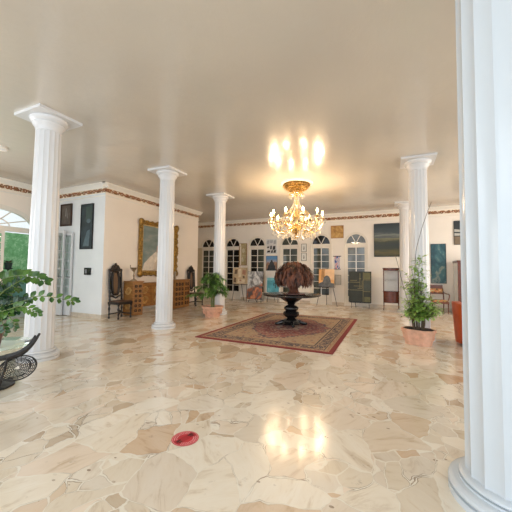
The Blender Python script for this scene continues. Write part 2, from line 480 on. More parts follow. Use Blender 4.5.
h = MB(); h.tube([(4.62, .04, 1.15), (4.62, 0, 1.15), (4.52, 0, 1.15)], .01); h.build('door_handle', BLKM, o)
# open leaves folded against the short wall
def leaf_thing(idx, x0, x1, y, label, z1):
    t = thing('door_%d' % idx, label, 'door', (x0, y, 0), 0, kind='structure')
    mb = MB(); w = x1 - x0
    glazed_leaf(mb, 0, w, z1, 7, -.02, .02, .06); o = mb.build('door_leaf', COL, t, smooth=None)
    g = MB(); g.box(.062, w - .062, -.003, .003, .63, z1 - .085); g.build('pane', GLASS, o, smooth=None)
    h = MB(); h.tube([(w - .03, -.02, 1.18), (w - .03, -.06, 1.18), (w - .13, -.06, 1.18)], .01); h.build('door_handle', BLKM, o)
leaf_thing(8, -9.93, -9.16, 5.80, 'white glazed door leaf standing open against the short wall', 2.62)
leaf_thing(9, -9.6, -8.90, 5.89, 'white glazed door leaf folded behind the open one', 2.55)
# cream shutter at far left of the back wall
t = thing('shutter', 'tall cream louvred shutter leaf folded beside the far left french door', 'shutter', (-9.62, YB - .04, 0))
mb = MB(); 
for i, xx in enumerate((0, .25)):
    mb.box(xx, xx + .24, -.03, 0, .04, 2.6)
    for k in range(3):
        for (a, b) in ((xx + .05, xx + .065), (xx + .175, xx + .19)): mb.box(a, b, -.04, -.03, .15 + k * .82, .87 + k * .82)
mb.build('shutter_panel', simple('cream_shutter', (.62, .55, .40), .5, var=.05), t, smooth=None)

# ---- outside the garden doorway
def green_mat():
    t = NT('green_rendered_wall'); s = t.sep()
    f = t.noise(None, 9, 6, .7); g = t.noise(t.mapping((1, 1, .25)), 3, 3)
    up = t.ramp(f, [(.35, (.16, .44, .17)), (.52, (.26, .58, .27)), (.66, (.60, .82, .55))])
    lo = t.ramp(g, [(.3, (.13, .30, .26)), (.7, (.24, .45, .39))])
    return t.done(t.mix(t.math('GREATER_THAN', s[2], 1.28), lo, up), .6)
m = MB(); m.box(-11.75, -11.6, 0, 9, 0, 2.62); structure('wall_garden', m, green_mat(), 'green textured garden wall outside the arched doorway')
m = MB(); m.box(-18, -10, -5, 12, -.22, -.02); structure('ground', m, simple('terrace_paving', (.42, .40, .34), .5), 'terrace paving outside the garden doorway')
t = thing('potted_plant', 'small red-leaved plant in dark pot outside the garden doorway', 'plant', (-10.65, 5.07, 0))
mb = MB(); mb.lathe([(.16, 0), (.16, .03), (.02, .05), (.02, 1.38), (.12, 1.42), (.12, 1.44)], n=16); mb.build('pedestal', BLKM, t)
mb = MB(); mb.lathe([(.08, 1.44), (.10, 1.56), (.11, 1.60), (.09, 1.60), (.085, 1.57)], n=16); mb.build('pot', simple('dark_pot', (.02, .04, .03), .4), t)
mb = MB()
for i in range(26):
    a = i * 2.4; mb.leaf((0, 0, 1.58), (math.cos(a), math.sin(a), .35 + R.random() * .8), (0, 0, 1), .12 + R.random() * .07, .05)
mb.build('foliage', leafmat('red_leaf', (.10, .02, .02), (.09, .10, .04)), t)

# ------------------------------------------------------------ columns
NF = 16
def flute(a, z):
    q = ((a + .07) * NF / (2 * PI)) % 1.0
    return 1 - .055 * math.sin(PI * q) ** .7
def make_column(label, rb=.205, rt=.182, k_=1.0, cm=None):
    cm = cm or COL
    t = thing('fluted_column', label, 'column', (0, 0, 0), group='white fluted columns with square abacus slabs')
    mb = MB()
    prof = [(rb - (rb - rt) * (k / 12) ** 1.4, .13 + (3.74 - .13) * k / 12) for k in range(13)]
    mb.lathe(prof, n=NF * 12, rf=flute); mb.build('shaft', cm, t, smooth=28)
    mb = MB()
    p = [(.290, 0), (.290, .040)] + [(.262 + .028 * math.cos(a), .068 + .028 * math.sin(a)) for a in [-PI / 2 + PI * i / 6 for i in range(7)]] + [(.242, .098), (.242, .110)] + [(.220 + .02 * math.cos(a), .128 + .018 * math.sin(a)) for a in [-PI / 2 + PI * i / 6 for i in range(7)]] + [(.195, .15)]
    p = [(a * k_, b) for a, b in p]
    mb.lathe(p, n=64); mb.build('base', cm, t, smooth=30)
    mb = MB()
    p = [(.17, 3.69), (.185, 3.70), (.19, 3.74), (.205, 3.775), (.228, 3.80), (.235, 3.82), (.228, 3.835), (.232, 3.84), (.262, 3.858), (.275, 3.88), (.278, 3.90), (.262, 3.925)]
    mb.lathe(p, n=64); mb.build('capital', cm, t, smooth=30)
    mb = MB(); mb.box(-.345, .345, -.345, .345, 3.915, H); mb.build('abacus', cm, t, smooth=None)
    return t
col0 = make_column('white fluted column beside the leafy plant, left foreground')
col0.location = (-5.19, 2.95, 0)
dup(col0, (-5.19, 5.84, 0), 0, 'white fluted column in front of the gilt portrait and sideboard')
dup(col0, (-5.24, 8.50, 0), 0, 'slim looking white fluted column behind the bushy fern pot')
make_column('huge white fluted column filling the right edge of the picture', .262, .260, 1.24, simple('daylight_tinted_gloss_white', (.61, .655, .69), .2, var=.015, scale=2)).location = (.70, 2.44, 0)  # bluish daylight and shade are toned into this column's colour
dup(col0, (.56, 7.42, 0), 0, 'white fluted column behind the tall light green potted shrub')
dup(col0, (.48, 11.93, 0), 0, 'farthest white fluted column, partly hidden left of the shrub column')

# ------------------------------------------------------------ pictures
def frame_mb(w, h, fw, d=.03):
    mb = MB()
    mb.box(-w / 2, w / 2, -d, 0, -h / 2, -h / 2 + fw); mb.box(-w / 2, w / 2, -d, 0, h / 2 - fw, h / 2)
    mb.box(-w / 2, -w / 2 + fw, -d, 0, -h / 2 + fw, h / 2 - fw); mb.box(w / 2 - fw, w / 2, -d, 0, -h / 2 + fw, h / 2 - fw)
    return mb
def picture(label, loc, rotz, w, h, mats, shapes=(), fw=.03, fmat=None, name='painting', d=.035, tilt=0, cat='painting', group=None):
    t = thing(name, label, cat, loc, rotz, group=group); t.rotation_euler.x = tilt
    if not isinstance(mats, (list, tuple)): mats = [mats]
    if fw: frame_mb(w, h, fw, d).build('frame', fmat or BLKM, t, (0, -.002, 0), smooth=None)
    cv = MB(); cw, ch = w / 2 - fw, h / 2 - fw
    cv.box(-cw, cw, -.02, -.002, -ch, ch)
    for k, (mi, pts) in enumerate(shapes): cv.poly([(x * cw, z * ch) for x, z in pts], -.0215 - .0006 * k, mi)
    cv.build('canvas', mats, t, smooth=None)
    return t
def flat(name, c, var=.15, scale=8): return simple(name, c, .6, var=var, scale=scale)
def circ(cx, cz, rx, rz, n=16, a0=0, a1=2 * PI): return [(cx + rx * math.cos(a0 + (a1 - a0) * i / n), cz + rz * math.sin(a0 + (a1 - a0) * i / n)) for i in range(n + (a1 - a0 < 6))]
PB = YB - .004
# seascape
def sea():
    t = NT('dusk_seascape'); s = t.sep()
    z = t.math('ADD', t.math('DIVIDE', s[2], 1.34), t.math('MULTIPLY', t.math('SUBTRACT', t.noise(t.mapping((1, 1, 6)), 1.5, 4), .5), .22))
    z = t.math('ADD', z, .5)
    return t.done(t.ramp(z, [(.0, (.02, .03, .025)), (.12, (.13, .11, .04)), (.24, (.035, .05, .045)), (.36, (.03, .045, .05)), (.47, (.05, .06, .045)), (.53, (.22, .22, .13)), (.58, (.09, .11, .12)), (.66, (.21, .24, .22)), (.72, (.06, .085, .10)), (1, (.025, .04, .05))]), .5)
picture('wide dark seascape painting on back wall above the mahogany vitrine', (-.115, PB, 2.745), 0, 1.04, 1.36, sea(), fw=.012)
# gold painting
t_ = NT('gold_abstract'); gm = t_.done(t_.ramp(t_.noise(None, 2.2, 4, .6, dist=1.5), [(.3, (.20, .09, .02)), (.48, (.45, .24, .05)), (.62, (.62, .40, .12)), (.75, (.30, .15, .03))]), .45)
picture('square golden brown painting above the hanging scroll', (-2.12, PB, 3.165), 0, .54, .55, gm, fw=.02, fmat=OAK)
# swirl
def swirl():
    t = NT('teal_swirl_paint')
    w = t.noise(None, 1.3, 5, .6, dist=1.6)
    return t.done(t.ramp(w, [(.30, (.008, .035, .06)), (.45, (.02, .09, .12)), (.55, (.05, .16, .19)), (.62, (.30, .36, .30)), (.68, (.05, .13, .15)), (.8, (.01, .04, .07))]), .4)
picture('tall teal swirling wave painting above the wooden armchair', (1.64, PB, 1.79), 0, .50, 1.50, swirl(), fw=.012)
# landscape right
picture('small banded landscape painting high on the wall, far right', (2.33, PB, 2.94), 0, .36, .90, [flat('land_sky', (.03, .04, .05)), flat('land_pale', (.50, .50, .46)), flat('land_brown', (.20, .15, .10))],
        [(1, [(-1, -.25), (1, -.25), (1, .2), (-1, .32)]), (0, [(-1, -.02), (1, -.1), (1, .05), (-1, .08)]), (2, [(-1, -1), (1, -1), (1, -.35), (-1, -.3)])], fw=.012)
# photo collage, mountain
dk = flat('ink', (.03, .03, .035), .3); lt = flat('collage_grey', (.42, .44, .47), .2)
cs = []
for i, (x, z, w_, h_) in enumerate([(-.7, .6, .3, .3), (-.05, .7, .35, .22), (.62, .6, .25, .3), (-.65, -.1, .25, .12), (-.1, -.15, .2, .28), (.5, -.2, .3, .3), (-.55, -.7, .35, .15), (.1, -.72, .2, .2), (.65, -.7, .25, .22)]):
    cs.append((1 if i > 2 else 2, [(x - w_, z - h_), (x + w_ * .8, z - h_ * .8), (x + w_, z + h_), (x - w_ * .7, z + h_ * .8)]))
picture('black and white collage print directly above the blue mountain painting', (-5.185, PB, 2.60), 0, .56, .72, [flat('collage_ground', (.68, .68, .68)), dk, lt], cs, fw=.02, fmat=WHITEP)
def skym():
    t = NT('mountain_sky'); s = t.sep()
    return t.done(t.ramp(t.math('MULTIPLY_ADD', s[2], 1.4, .5), [(.1, (.10, .08, .07)), (.35, (.50, .27, .16)), (.55, (.45, .42, .45)), (.8, (.10, .28, .55))]), .5)
picture('painting of dark mountain under blue sky, below the collage print', (-5.17, PB, 1.80), 0, .57, .70, [skym(), flat('rock', (.035, .04, .05), .4), flat('rock_warm', (.35, .20, .13), .3)],
        [(2, [(-1, -.2), (-.75, .2), (-.4, 0), (0, -.2), (.5, .25), (1, .1), (1, -1), (-1, -1)]), (1, [(-1, -1), (-.8, -.85), (-.62, -.3), (-.42, -.15), (-.35, .12), (-.2, .2), (-.12, .5), (0, .42), (.1, .56), (.2, .2), (.38, .1), (.45, -.2), (.62, -.35), (.7, -.75), (1, -1)])], fw=.012)
# two sketches + small print
for nm, x, z, lab in ((0, -3.60, 2.50, 'small framed figure sketch, upper of the two between the doors'), (1, -3.60, 2.09, 'small framed figure sketch, lower of the two between the doors')):
    picture(lab, (x, PB, z), 0, .25, .37, [WHITEP, flat('pencil', (.25, .24, .23), .2)],
            [(1, circ(0, .35, .16, .14)), (1, [(-.28, -.5), (-.2, .15), (.2, .2), (.3, -.1), (.12, -.6)])], fw=.02, fmat=flat('grey_frame', (.20, .19, .17)), group='small framed sketches')
picture('small dark and white print half hidden behind the dried tree', (-4.72 + .15, PB, .92), 0, .30, .46, [flat('print_dark', (.06, .05, .05)), flat('print_pale', (.5, .48, .46))], [(1, [(-.9, -.9), (-.1, -.9), (.2, .5), (-.5, .9)])], fw=.02, fmat=WHITEP)
# scroll hanging
def scroll_m():
    t = NT('scroll_print')
    return t.done(t.ramp(t.noise(t.mapping((1.5, 1, .9)), 7, 2), [(.36, (.07, .12, .40)), (.46, (.62, .62, .66)), (.56, (.70, .30, .38)), (.66, (.8, .74, .72))], 'CONSTANT'), .7)
t = thing('hanging_scroll', 'narrow pink and blue hanging scroll with dark rod ends', 'wall hanging', (-2.125, PB, 1.82))
mb = MB(); mb.box(-.11, .11, -.012, -.004, -.27, .28); mb.build('print', scroll_m(), t, smooth=None)
mb = MB(); mb.tube([(-.17, -.015, .285), (.17, -.015, .285)], .016); mb.build('rod', DARKW, t)
mb = MB(); mb.tube([(-.15, -.015, -.275), (.15, -.015, -.275)], .014); mb.build('rod', DARKW, t)
picture('pale framed paper notice low between two doors, right of the easel', (-2.09, PB, 1.09), 0, .27, .42, [flat('notice', (.66, .64, .58), .08)], fw=.025, fmat=flat('pale_frame', (.45, .42, .36)), name='framed_notice', cat='notice')
# carved map-like panel
def mapm():
    t = NT('carved_panel'); f = t.noise(None, 5, 4, .6, dist=1); t.bump(f, .5, .02)
    return t.done(t.ramp(f, [(.35, (.34, .27, .13)), (.6, (.52, .45, .26)), (.7, (.66, .60, .42))]), .6)
picture('tall olive beige relief panel hung beside the black-paned door', (-6.71, PB, 2.24), 0, .43, 1.10, [mapm(), flat('relief', (.60, .56, .40))], [(1, circ(.1, .35, .42, .22)), (1, circ(-.1, -.5, .3, .2))], fw=.015, fmat=OAK, name='relief_panel', cat='relief')
# short-wall pieces (facing -y)
YS = 5.946
picture('brown framed picture on short wall above the open door leaf', (-9.33, YS, 3.13), 0, .55, .70, [flat('sepia', (.10, .08, .065), .3), flat('sepia_light', (.22, .20, .18))], [(1, [(-.1, .8), (.1, .6), (.05, -.2), (-.25, -.1)]), (1, [(.3, .5), (.4, -.3), (.2, -.4)])], fw=.05, fmat=OAKD)
picture('tall narrow dark abstract panel on the short wall', (-8.34, YS, 2.715), 0, .55, 1.37, [flat('slate', (.03, .045, .05), .5, 4), flat('slate_blue', (.10, .15, .17)), flat('slate_green', (.05, .08, .07))],
        [(2, [(-.2, .2), (.8, .25), (.8, .9), (-.2, .9)]), (1, circ(.3, .25, .35, .1)), (1, [(-.6, -.9), (.5, -.9), (.6, -.15), (.1, -.2), (-.2, -.5)])], fw=.02)
t = thing('wall_control_box', 'small black control box on the short wall beside a white switch', 'control box', (-8.19, YS, 1.365))
mb = MB(); mb.box(-.15, .10, -.05, 0, -.105, .105); mb.build('housing', BLACK, t, smooth=None)
mb = MB(); mb.box(-.10, -.03, -.053, -.05, -.06, .06); mb.build('display', simple('display_grey', (.25, .25, .26), .3), t, smooth=None)
mb = MB(); mb.box(.12, .19, -.015, 0, -.05, .06); mb.build('switch', WHITEP, t, smooth=None)

# ---- gilt portrait on the left wall
t = thing('portrait_painting', 'large portrait in ornate gilt frame hung above carved sideboard', 'painting', (-7.596, 8.17, 2.165), PI / 2)
PW, PH = 1.88, 1.84
mb = frame_mb(PW, PH, .13, .07)
for (x, z, n_) in [(PW / 2, 1, 26), (-PW / 2, 1, 26)]:
    for i in range(n_):
        zz = -PH / 2 + PH * (i + .5) / n_
        mb.ball((math.copysign(PW / 2 - .03, x), -.065, zz), .045 + .018 * math.sin(i * 1.9), 8)
for i in range(26):
    xx = -PW / 2 + PW * (i + .5) / 26
    for z in (PH / 2 - .03, -PH / 2 + .03): mb.ball((xx, -.065, z), .045 + .018 * math.sin(i * 1.9 + 1), 8)
for sx in (-1, 1):
    for sz in (-1, 1):
        for q in ((0, 0, .12), (.09, 0, .08), (0, .09, .08), (.15, .03, .05), (.03, .15, .05)): mb.ball((sx * (PW / 2 - .05 - q[0]), -.075, sz * (PH / 2 - .05 - q[1])), q[2], 10, sy=.5)
    for q in (-.1, 0, .1): mb.ball((sx * (PW / 2 - .02), -.07, q), .075, 8, sy=.6)
for sz in (-1, 1):
    for q in (-.12, 0, .12): mb.ball((q, -.07, sz * (PH / 2 - .02)), .08, 8, sy=.6)
mb.build('frame', GOLD, t, smooth=60)
mb = frame_mb(PW - .25, PH - .25, .035, .05); mb.build('inner_moulding', BRASS, t, smooth=None)
cv = MB(); cw, ch = PW / 2 - .14, PH / 2 - .14; cv.box(-cw, cw, -.03, -.005, -ch, ch)
def pp(l): return [(x * cw, z * ch) for x, z in l]
cv.poly(pp([(-.98, -.98), (.8, -.98), (.7, -.45), (.35, .05), (0, .0), (-.3, -.35), (-.7, -.62)]), -.031, 1)
cv.poly(pp([(-.97, -.97), (-.85, -.65), (-.55, -.38), (-.2, -.12), (.05, -.3), (-.3, -.7), (-.35, -.97)]), -.032, 2)
cv.poly(pp([(-.15, -.15), (.45, -.2), (.5, .15), (.3, .3), (.0, .3), (-.15, .1)]), -.033, 3)
cv.poly(pp(circ(.15, .48, .14, .2)), -.034, 3); cv.poly(pp(circ(.15, .58, .17, .17, 16, 0, PI)), -.035, 4)
def bgp():
    t = NT('portrait_background'); return t.done(t.ramp(t.noise(t.mapping((1, 1, 3)), 1.6, 4), [(.35, (.16, .22, .20)), (.55, (.24, .29, .27)), (.7, (.36, .35, .32))]), .4)
cv.build('canvas', [bgp(), flat('drapery', (.62, .52, .42), .2, 6), flat('drapery_light', (.74, .66, .56), .15, 9), flat('skin_tone', (.60, .38, .27), .1), flat('dark_hair', (.05, .03, .02))], t, smooth=None)

# ------------------------------------------------------------ sideboard
t = thing('sideboard', 'long carved honey-oak sideboard with pierced corner cabinets under the portrait', 'sideboard', (-7.35, 8.15, 0))
ox, oy = -7.35, 8.15
L_ = lambda p: [(a - ox, b - oy) for a, b in p]
tw1 = [(-7.575, 6.70), (-7.23, 6.74), (-7.11, 7.02), (-7.575, 7.02)]
tw2 = [(-7.575, 8.62), (-7.20, 8.62), (-7.20, 9.18), (-7.27, 9.58), (-7.575, 9.58)]
for tw in (tw1, tw2):
    mb = MB(); mb.prism(L_(tw)[::-1], 0.02, 1.04); cab = mb.build('end_cabinet', OAK, t, smooth=None)
    mb = MB(); c = V((sum(p[0] for p in tw) / len(tw), sum(p[1] for p in tw) / len(tw)))
    mb.prism([((p[0] - ox) + (.02 if p[0] > -7.5 else 0), (p[1] - oy) + (.02 if p[1] > c.y else -.02)) for p in tw][::-1], 1.04, 1.075); mb.build('cabinet_top', OAK, cab, smooth=None)
def carve(a, b, name, rows, cols, z0, z1, style):
    """raised frame and pierced carving on the vertical face a->b"""
    a = V((a[0] - ox, a[1] - oy, 0)); b = V((b[0] - ox, b[1] - oy, 0)); d = (b - a); W = d.length; d.normalize(); nn = V((d.y, -d.x, 0))
    M = Matrix(((d.x, -nn.x, 0, a.x), (d.y, -nn.y, 0, a.y), (0, 0, 1, 0), (0, 0, 0, 1)))
    fr = MB(); e = .03
    for (x0, x1, zz0, zz1) in ((0, e, z0, z1), (W - e, W, z0, z1), (e, W - e, z0, z0 + e), (e, W - e, z1 - e, z1)): fr.box(x0, x1, -.015, 0, zz0, zz1, 0, M)
    cw_, ch_ = (W - 2 * e) / cols, (z1 - z0 - 2 * e) / rows
    for i in range(cols):
        for j in range(rows):
            cx, cz = e + cw_ * (i + .5), z0 + e + ch_ * (j + .5); r_ = min(cw_, ch_) * .46
            if style == 'pierce':
                for k in range(4):
                    q = k * PI / 2 + PI / 4
                    px, pz = cx + r_ * .62 * math.cos(q), cz + r_ * .62 * math.sin(q)
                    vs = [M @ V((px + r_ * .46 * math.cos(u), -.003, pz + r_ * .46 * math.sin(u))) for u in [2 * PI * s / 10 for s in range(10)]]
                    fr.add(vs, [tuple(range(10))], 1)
                fr.tube([M @ V((cx + r_ * .98 * math.cos(u), -.006, cz + r_ * .98 * math.sin(u))) for u in [2 * PI * s / 14 for s in range(14)]], .007, 5, 0, True)
            else:
                for sgn in (-1, 1):
                    pts = []
                    for s in range(26):
                        th = s * .36; rr = r_ * (1 - s / 28)
                        pts.append(M @ V((cx + sgn * rr * math.cos(th) * .9, -.008, cz + sgn * rr * math.sin(th) * .9)))
                    fr.tube(pts, [.016 * (1 - s / 36) for s in range(26)], 5, 2)
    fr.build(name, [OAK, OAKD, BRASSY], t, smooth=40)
BRASSY = simple('gilded_carving', (.60, .36, .12), .4, var=.25, scale=20)
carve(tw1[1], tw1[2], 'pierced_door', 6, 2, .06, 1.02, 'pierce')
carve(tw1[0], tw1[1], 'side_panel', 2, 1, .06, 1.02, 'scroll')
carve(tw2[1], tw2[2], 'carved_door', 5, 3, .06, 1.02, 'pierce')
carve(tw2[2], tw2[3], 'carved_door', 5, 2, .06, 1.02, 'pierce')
mb = MB(); mb.prism(L_([(-7.575, 7.0), (-7.30, 7.0), (-7.30, 8.64), (-7.575, 8.64)])[::-1], .24, .98); mb.build('center_body', OAK, t, smooth=None)
mb = MB(); mb.prism(L_([(-7.575, 7.0), (-7.27, 7.0), (-7.27, 8.64), (-7.575, 8.64)])[::-1], .98, 1.005); mb.build('center_top', OAK, t, smooth=None)
for k in range(3): carve((-7.30, 7.03 + k * .54), (-7.30, 7.55 + k * .54), 'scroll_door', 2, 1, .26, .96, 'scroll')

t = thing('candlestick', 'tarnished metal goblet-shaped candlestick on left end of sideboard', 'candlestick', (-7.36, 6.87, 1.075))
mb = MB(); mb.lathe([(.10, 0), (.10, .02), (.07, .04), (.03, .06)], n=20); mb.build('foot', PEWTER, t)
mb = MB(); mb.lathe([(.025, .06), (.018, .12), (.032, .16), (.018, .2), (.016, .28), (.03, .31)], n=16); mb.build('stem', PEWTER, t)
mb = MB(); mb.lathe([(.03, .31), (.05, .35), (.09, .40), (.10, .42), (.085, .42), (.03, .36)], n=20); mb.build('cup', PEWTER, t)
mb = MB(); mb.tube([(-.01, -.02, .30), (-.02, -.09, .36), (-.02, -.13, .43), (-.02, -.12, .50)], [.012, .010, .01, .014], 6); mb.build('handle', PEWTER, t)
for (y, hgt, lab) in ((8.85, .30, 'taller dark bronze canister on right end of sideboard'), (8.72, .20, 'shorter dark bronze canister on right end of sideboard')):
    t = thing('canister', lab, 'canister', (-7.38, y, 1.075 if y > 8.62 else 1.0), group='bronze canisters')
    mb = MB(); mb.lathe([(.045, 0), (.05, .01), (.042, .03), (.042, hgt - .05), (.05, hgt - .04)], n=16); mb.build('body', PEWTER, t)
    mb = MB(); mb.lathe([(.05, hgt - .04), (.045, hgt - .02), (.01, hgt - .01), (.012, hgt + .02), (.002, hgt + .03)], n=16); mb.build('lid', PEWTER, t)

# ------------------------------------------------------------ high-back carved chairs (front faces +x local)
def make_highback(label):
    t = thing('highback_chair', label, 'chair', group='carved high-back chairs')
    W, Dp, S = .25, .22, .50
    mb = MB(); mb.box(-Dp, Dp, -W, W, S - .085, S - .01); mb.build('seat_frame', DARKW, t, smooth=None)
    mb = MB(); mb.prism([(-Dp + .02, -W + .02), (Dp + .01, -W + .01), (Dp + .01, W - .01), (-Dp + .02, W - .02)], S - .01, S + .02, top=[(-Dp + .04, -W + .05), (Dp - .02, -W + .04), (Dp - .02, W - .04), (-Dp + .04, W - .05)]); mb.build('seat', BROWNLEATHER, t, smooth=None)
    tp = [(.020, 0), (.032, .03), (.020, .06), (.017, .10), (.030, .13), (.017, .16), (.020, .22), (.034, .28), (.022, .33), (.016, .36), (.03, .39), (.03, .45)]
    for sy in (-1, 1):
        mb = MB(); mb.lathe(tp, (Dp - .03, sy * (W - .03), 0), 12); mb.build('leg', DARKW, t)
        mb = MB(); mb.lathe(tp, (-Dp + .03, sy * (W - .03), 0), 12); mb.build('leg', DARKW, t)
        # back posts, raked and turned
        mb = MB(); pts = []; rr = []
        for k in range(17):
            q = k / 16; pts.append((-Dp + .03 - .06 * q, sy * (W - .04), S - .02 + q * .92)); rr.append(.022 + .011 * abs(math.sin(k * 1.5)))
        mb.tube(pts, rr, 10); mb.ball((-Dp - .03, sy * (W - .04), S + .93), .028, 10); mb.build('back_post', DARKW, t)
    mb = MB()
    mb.tube([(Dp - .03, -W + .03, .13), (.10, -.10, .15), (0, 0, .17), (-.10, .10, .15), (-Dp + .03, W - .03, .13)], .018, 8)
    mb.tube([(Dp - .03, W - .03, .13), (.10, .10, .15), (0, 0, .17), (-.10, -.10, .15), (-Dp + .03, -W + .03, .13)], .018, 8)
    mb.ball((0, 0, .20), .04, 10); mb.build('stretcher', DARKW, t)
    # oval splat with cane centre, carved crest
    bx = lambda z: -Dp + .03 - .06 * (z - S) / .92
    mb = MB(); ring = [(bx(S + .53 + .30 * math.sin(a)) , .125 * math.cos(a) * (1 if abs(math.cos(a)) < .95 else 1), S + .53 + .34 * max(-1, min(1, 1.15 * math.sin(a)))) for a in [2 * PI * i / 28 for i in range(28)]]
    mb.tube(ring, .040, 8, 0, True)
    for sy in (-1, 1):
        for z in (S + .25, S + .53, S + .8): mb.tube([(bx(z), sy * .12, z), (bx(z), sy * (W - .04), z)], .014, 6)
    mb.tube([(bx(S + .12), -W + .04, S + .16), (bx(S + .12), -.1, S + .13), (bx(S + .1), 0, S + .08), (bx(S + .12), .1, S + .13), (bx(S + .12), W - .04, S + .16)], .024, 8)
    mb.build('splat_frame', DARKW, t)
    mb = MB(); mb.add([(p[0] + .002, p[1], p[2]) for p in ring], [tuple(range(28))]); mb.build('cane_panel', CANE, t, smooth=None)
    mb = MB(); zc = S + .90
    crest = [(-.235, 0), (.235, 0), (.24, .06), (.15, .09), (.13, .14), (.09, .19), (.05, .20), (0, .25), (-.05, .20), (-.09, .19), (-.13, .14), (-.15, .09), (-.24, .06)]
    x = bx(zc); n = len(crest)
    mb.add([(x - .015, p[0], zc + p[1] - .03) for p in crest] + [(x + .02, p[0], zc + p[1] - .03) for p in crest], [tuple(range(n)), tuple(range(n, 2 * n))[::-1]] + [(i, (i + 1) % n, n + (i + 1) % n, n + i) for i in range(n)])
    for q in ((0, .08, .045), (-.07, .05, .03), (.07, .05, .03), (0, .20, .025), (-.17, .03, .025), (.17, .03, .025)): mb.ball((x + .02, q[0], zc + q[1]), q[2], 8, sx=.5)
    mb.build('crest', DARKW, t)
    return t
hb = make_highback('tall dark carved chair with cane back, left end of the sideboard'); hb.location = (-7.29, 6.33, 0)
dup(hb, (-7.26, 9.98, 0), 0, 'tall dark carved chair with cane back, far right end of the sideboard')

# ------------------------------------------------------------ rug
def rug_mat(hx, hy):
    t = NT('persian_rug'); s = t.sep()
    ax = t.math('ABSOLUTE', s[0]); ay = t.math('ABSOLUTE', s[1])
    d = t.math('MINIMUM', t.math('SUBTRACT', hx, ax), t.math('SUBTRACT', hy, ay))
    dn = t.math('DIVIDE', d, 1.0)
    fine = t.voro(None, 16, 'F1'); fc = t.sep(t.voro(None, 16, 'F1', 1))[0]
    med = t.voro(None, 7, 'F1')
    base = t.ramp(dn, [(0, (.20, .025, .025)), (.085, (.36, .25, .15)), (.17, (.08, .06, .06)), (.19, (.34, .235, .15)), (.40, (.08, .06, .06)), (.43, (.40, .285, .18)), (.50, (.40, .28, .18))], 'CONSTANT')
    brd = t.math('MULTIPLY', t.math('GREATER_THAN', dn, .20), t.math('LESS_THAN', dn, .38))
    pat = t.math('LESS_THAN', t.math('ABSOLUTE', t.math('SUBTRACT', fine, .38)), .17)
    base = t.mix(t.math('MULTIPLY', brd, pat), base, (.07, .055, .07))
    smallb = t.math('MULTIPLY', t.math('GREATER_THAN', dn, .10), t.math('LESS_THAN', dn, .17))
    base = t.mix(t.math('MULTIPLY', smallb, t.math('LESS_THAN', t.voro(None, 26, 'F1'), .36)), base, (.25, .06, .05))
    inn = t.math('GREATER_THAN', dn, .45)
    # lobed centre medallion
    e = t.math('ADD', t.math('POWER', t.math('DIVIDE', ax, hx * .72), 1.5), t.math('POWER', t.math('DIVIDE', ay, hy * .72), 1.5))
    e = t.math('ADD', e, t.math('MULTIPLY', t.math('SUBTRACT', t.voro(None, 3.5, 'F1'), .5), .25))
    fieldc = t.ramp(e, [(0, (.16, .06, .06)), (.10, (.34, .23, .18)), (.18, (.22, .06, .055)), (.55, (.27, .10, .085)), (.84, (.12, .08, .09)), (.92, (.38, .27, .17))], 'CONSTANT')
    flo = t.ramp(fc, [(0, (.40, .28, .20)), (.3, (.10, .08, .11)), (.5, (.42, .30, .19)), (.8, (.30, .10, .07))], 'CONSTANT')
    fieldc = t.mix(t.math('MULTIPLY', t.math('LESS_THAN', fine, .46), .75), fieldc, flo)
    col = t.mix(inn, base, fieldc)
    t.bump(t.noise(None, 120, 2), .4, .004)
    return t.done(col, .92)
mb = MB(); mb.box(-1.455, 1.455, -2.08, 2.08, 0, .014)
o = mb.build('rug', rug_mat(1.455, 2.08), None, (-2.395, 7.385, .001), smooth=None); tag(o, 'large persian rug with red border under the black pedestal table', 'rug')

# ------------------------------------------------------------ pedestal table
TX, TY = -2.43, 7.60; Z0 = .016
t = thing('pedestal_table', 'round black pedestal table standing on the persian rug', 'table', (TX, TY, Z0))
mb = MB(); mb.lathe([(.10, .755), (.70, .765), (.755, .78), (.775, .795), (.775, .81), (.76, .82), (.05, .825)], n=64); mb.build('tabletop', BLACK, t)
mb = MB(); mb.lathe([(.08, .58), (.13, .60), (.22, .66), (.30, .72), (.31, .757)], n=40, rf=lambda a, z: 1 + .04 * math.cos(10 * a)); mb.build('apron', BLACK, t)
mb = MB(); mb.lathe([(.22, .10), (.20, .14), (.12, .17), (.10, .19), (.16, .22), (.205, .27), (.21, .32), (.18, .355), (.13, .37), (.16, .39), (.19, .43), (.19, .47), (.13, .51), (.08, .53), (.10, .555), (.11, .57), (.08, .59)], n=40, rf=lambda a, z: 1 + .03 * math.cos(12 * a)); mb.build('pedestal', BLACK, t)
mb = MB(); mb.lathe([(.26, .035), (.27, .06), (.25, .09), (.21, .11)], n=8, a0=PI / 8); mb.build('base_block', BLACK, t)
for k in range(4):
    a = k * PI / 2 + .45; mb = MB(); c, s_ = math.cos(a), math.sin(a)
    mb.tube([(.12 * c, .12 * s_, .09), (.24 * c, .24 * s_, .075), (.34 * c, .34 * s_, .04), (.39 * c, .39 * s_, .035)], [.06, .055, .04, .03], 10)
    mb.ball((.39 * c, .39 * s_, .035), .036, 10, sx=1.2); mb.build('foot', BLACK, t)

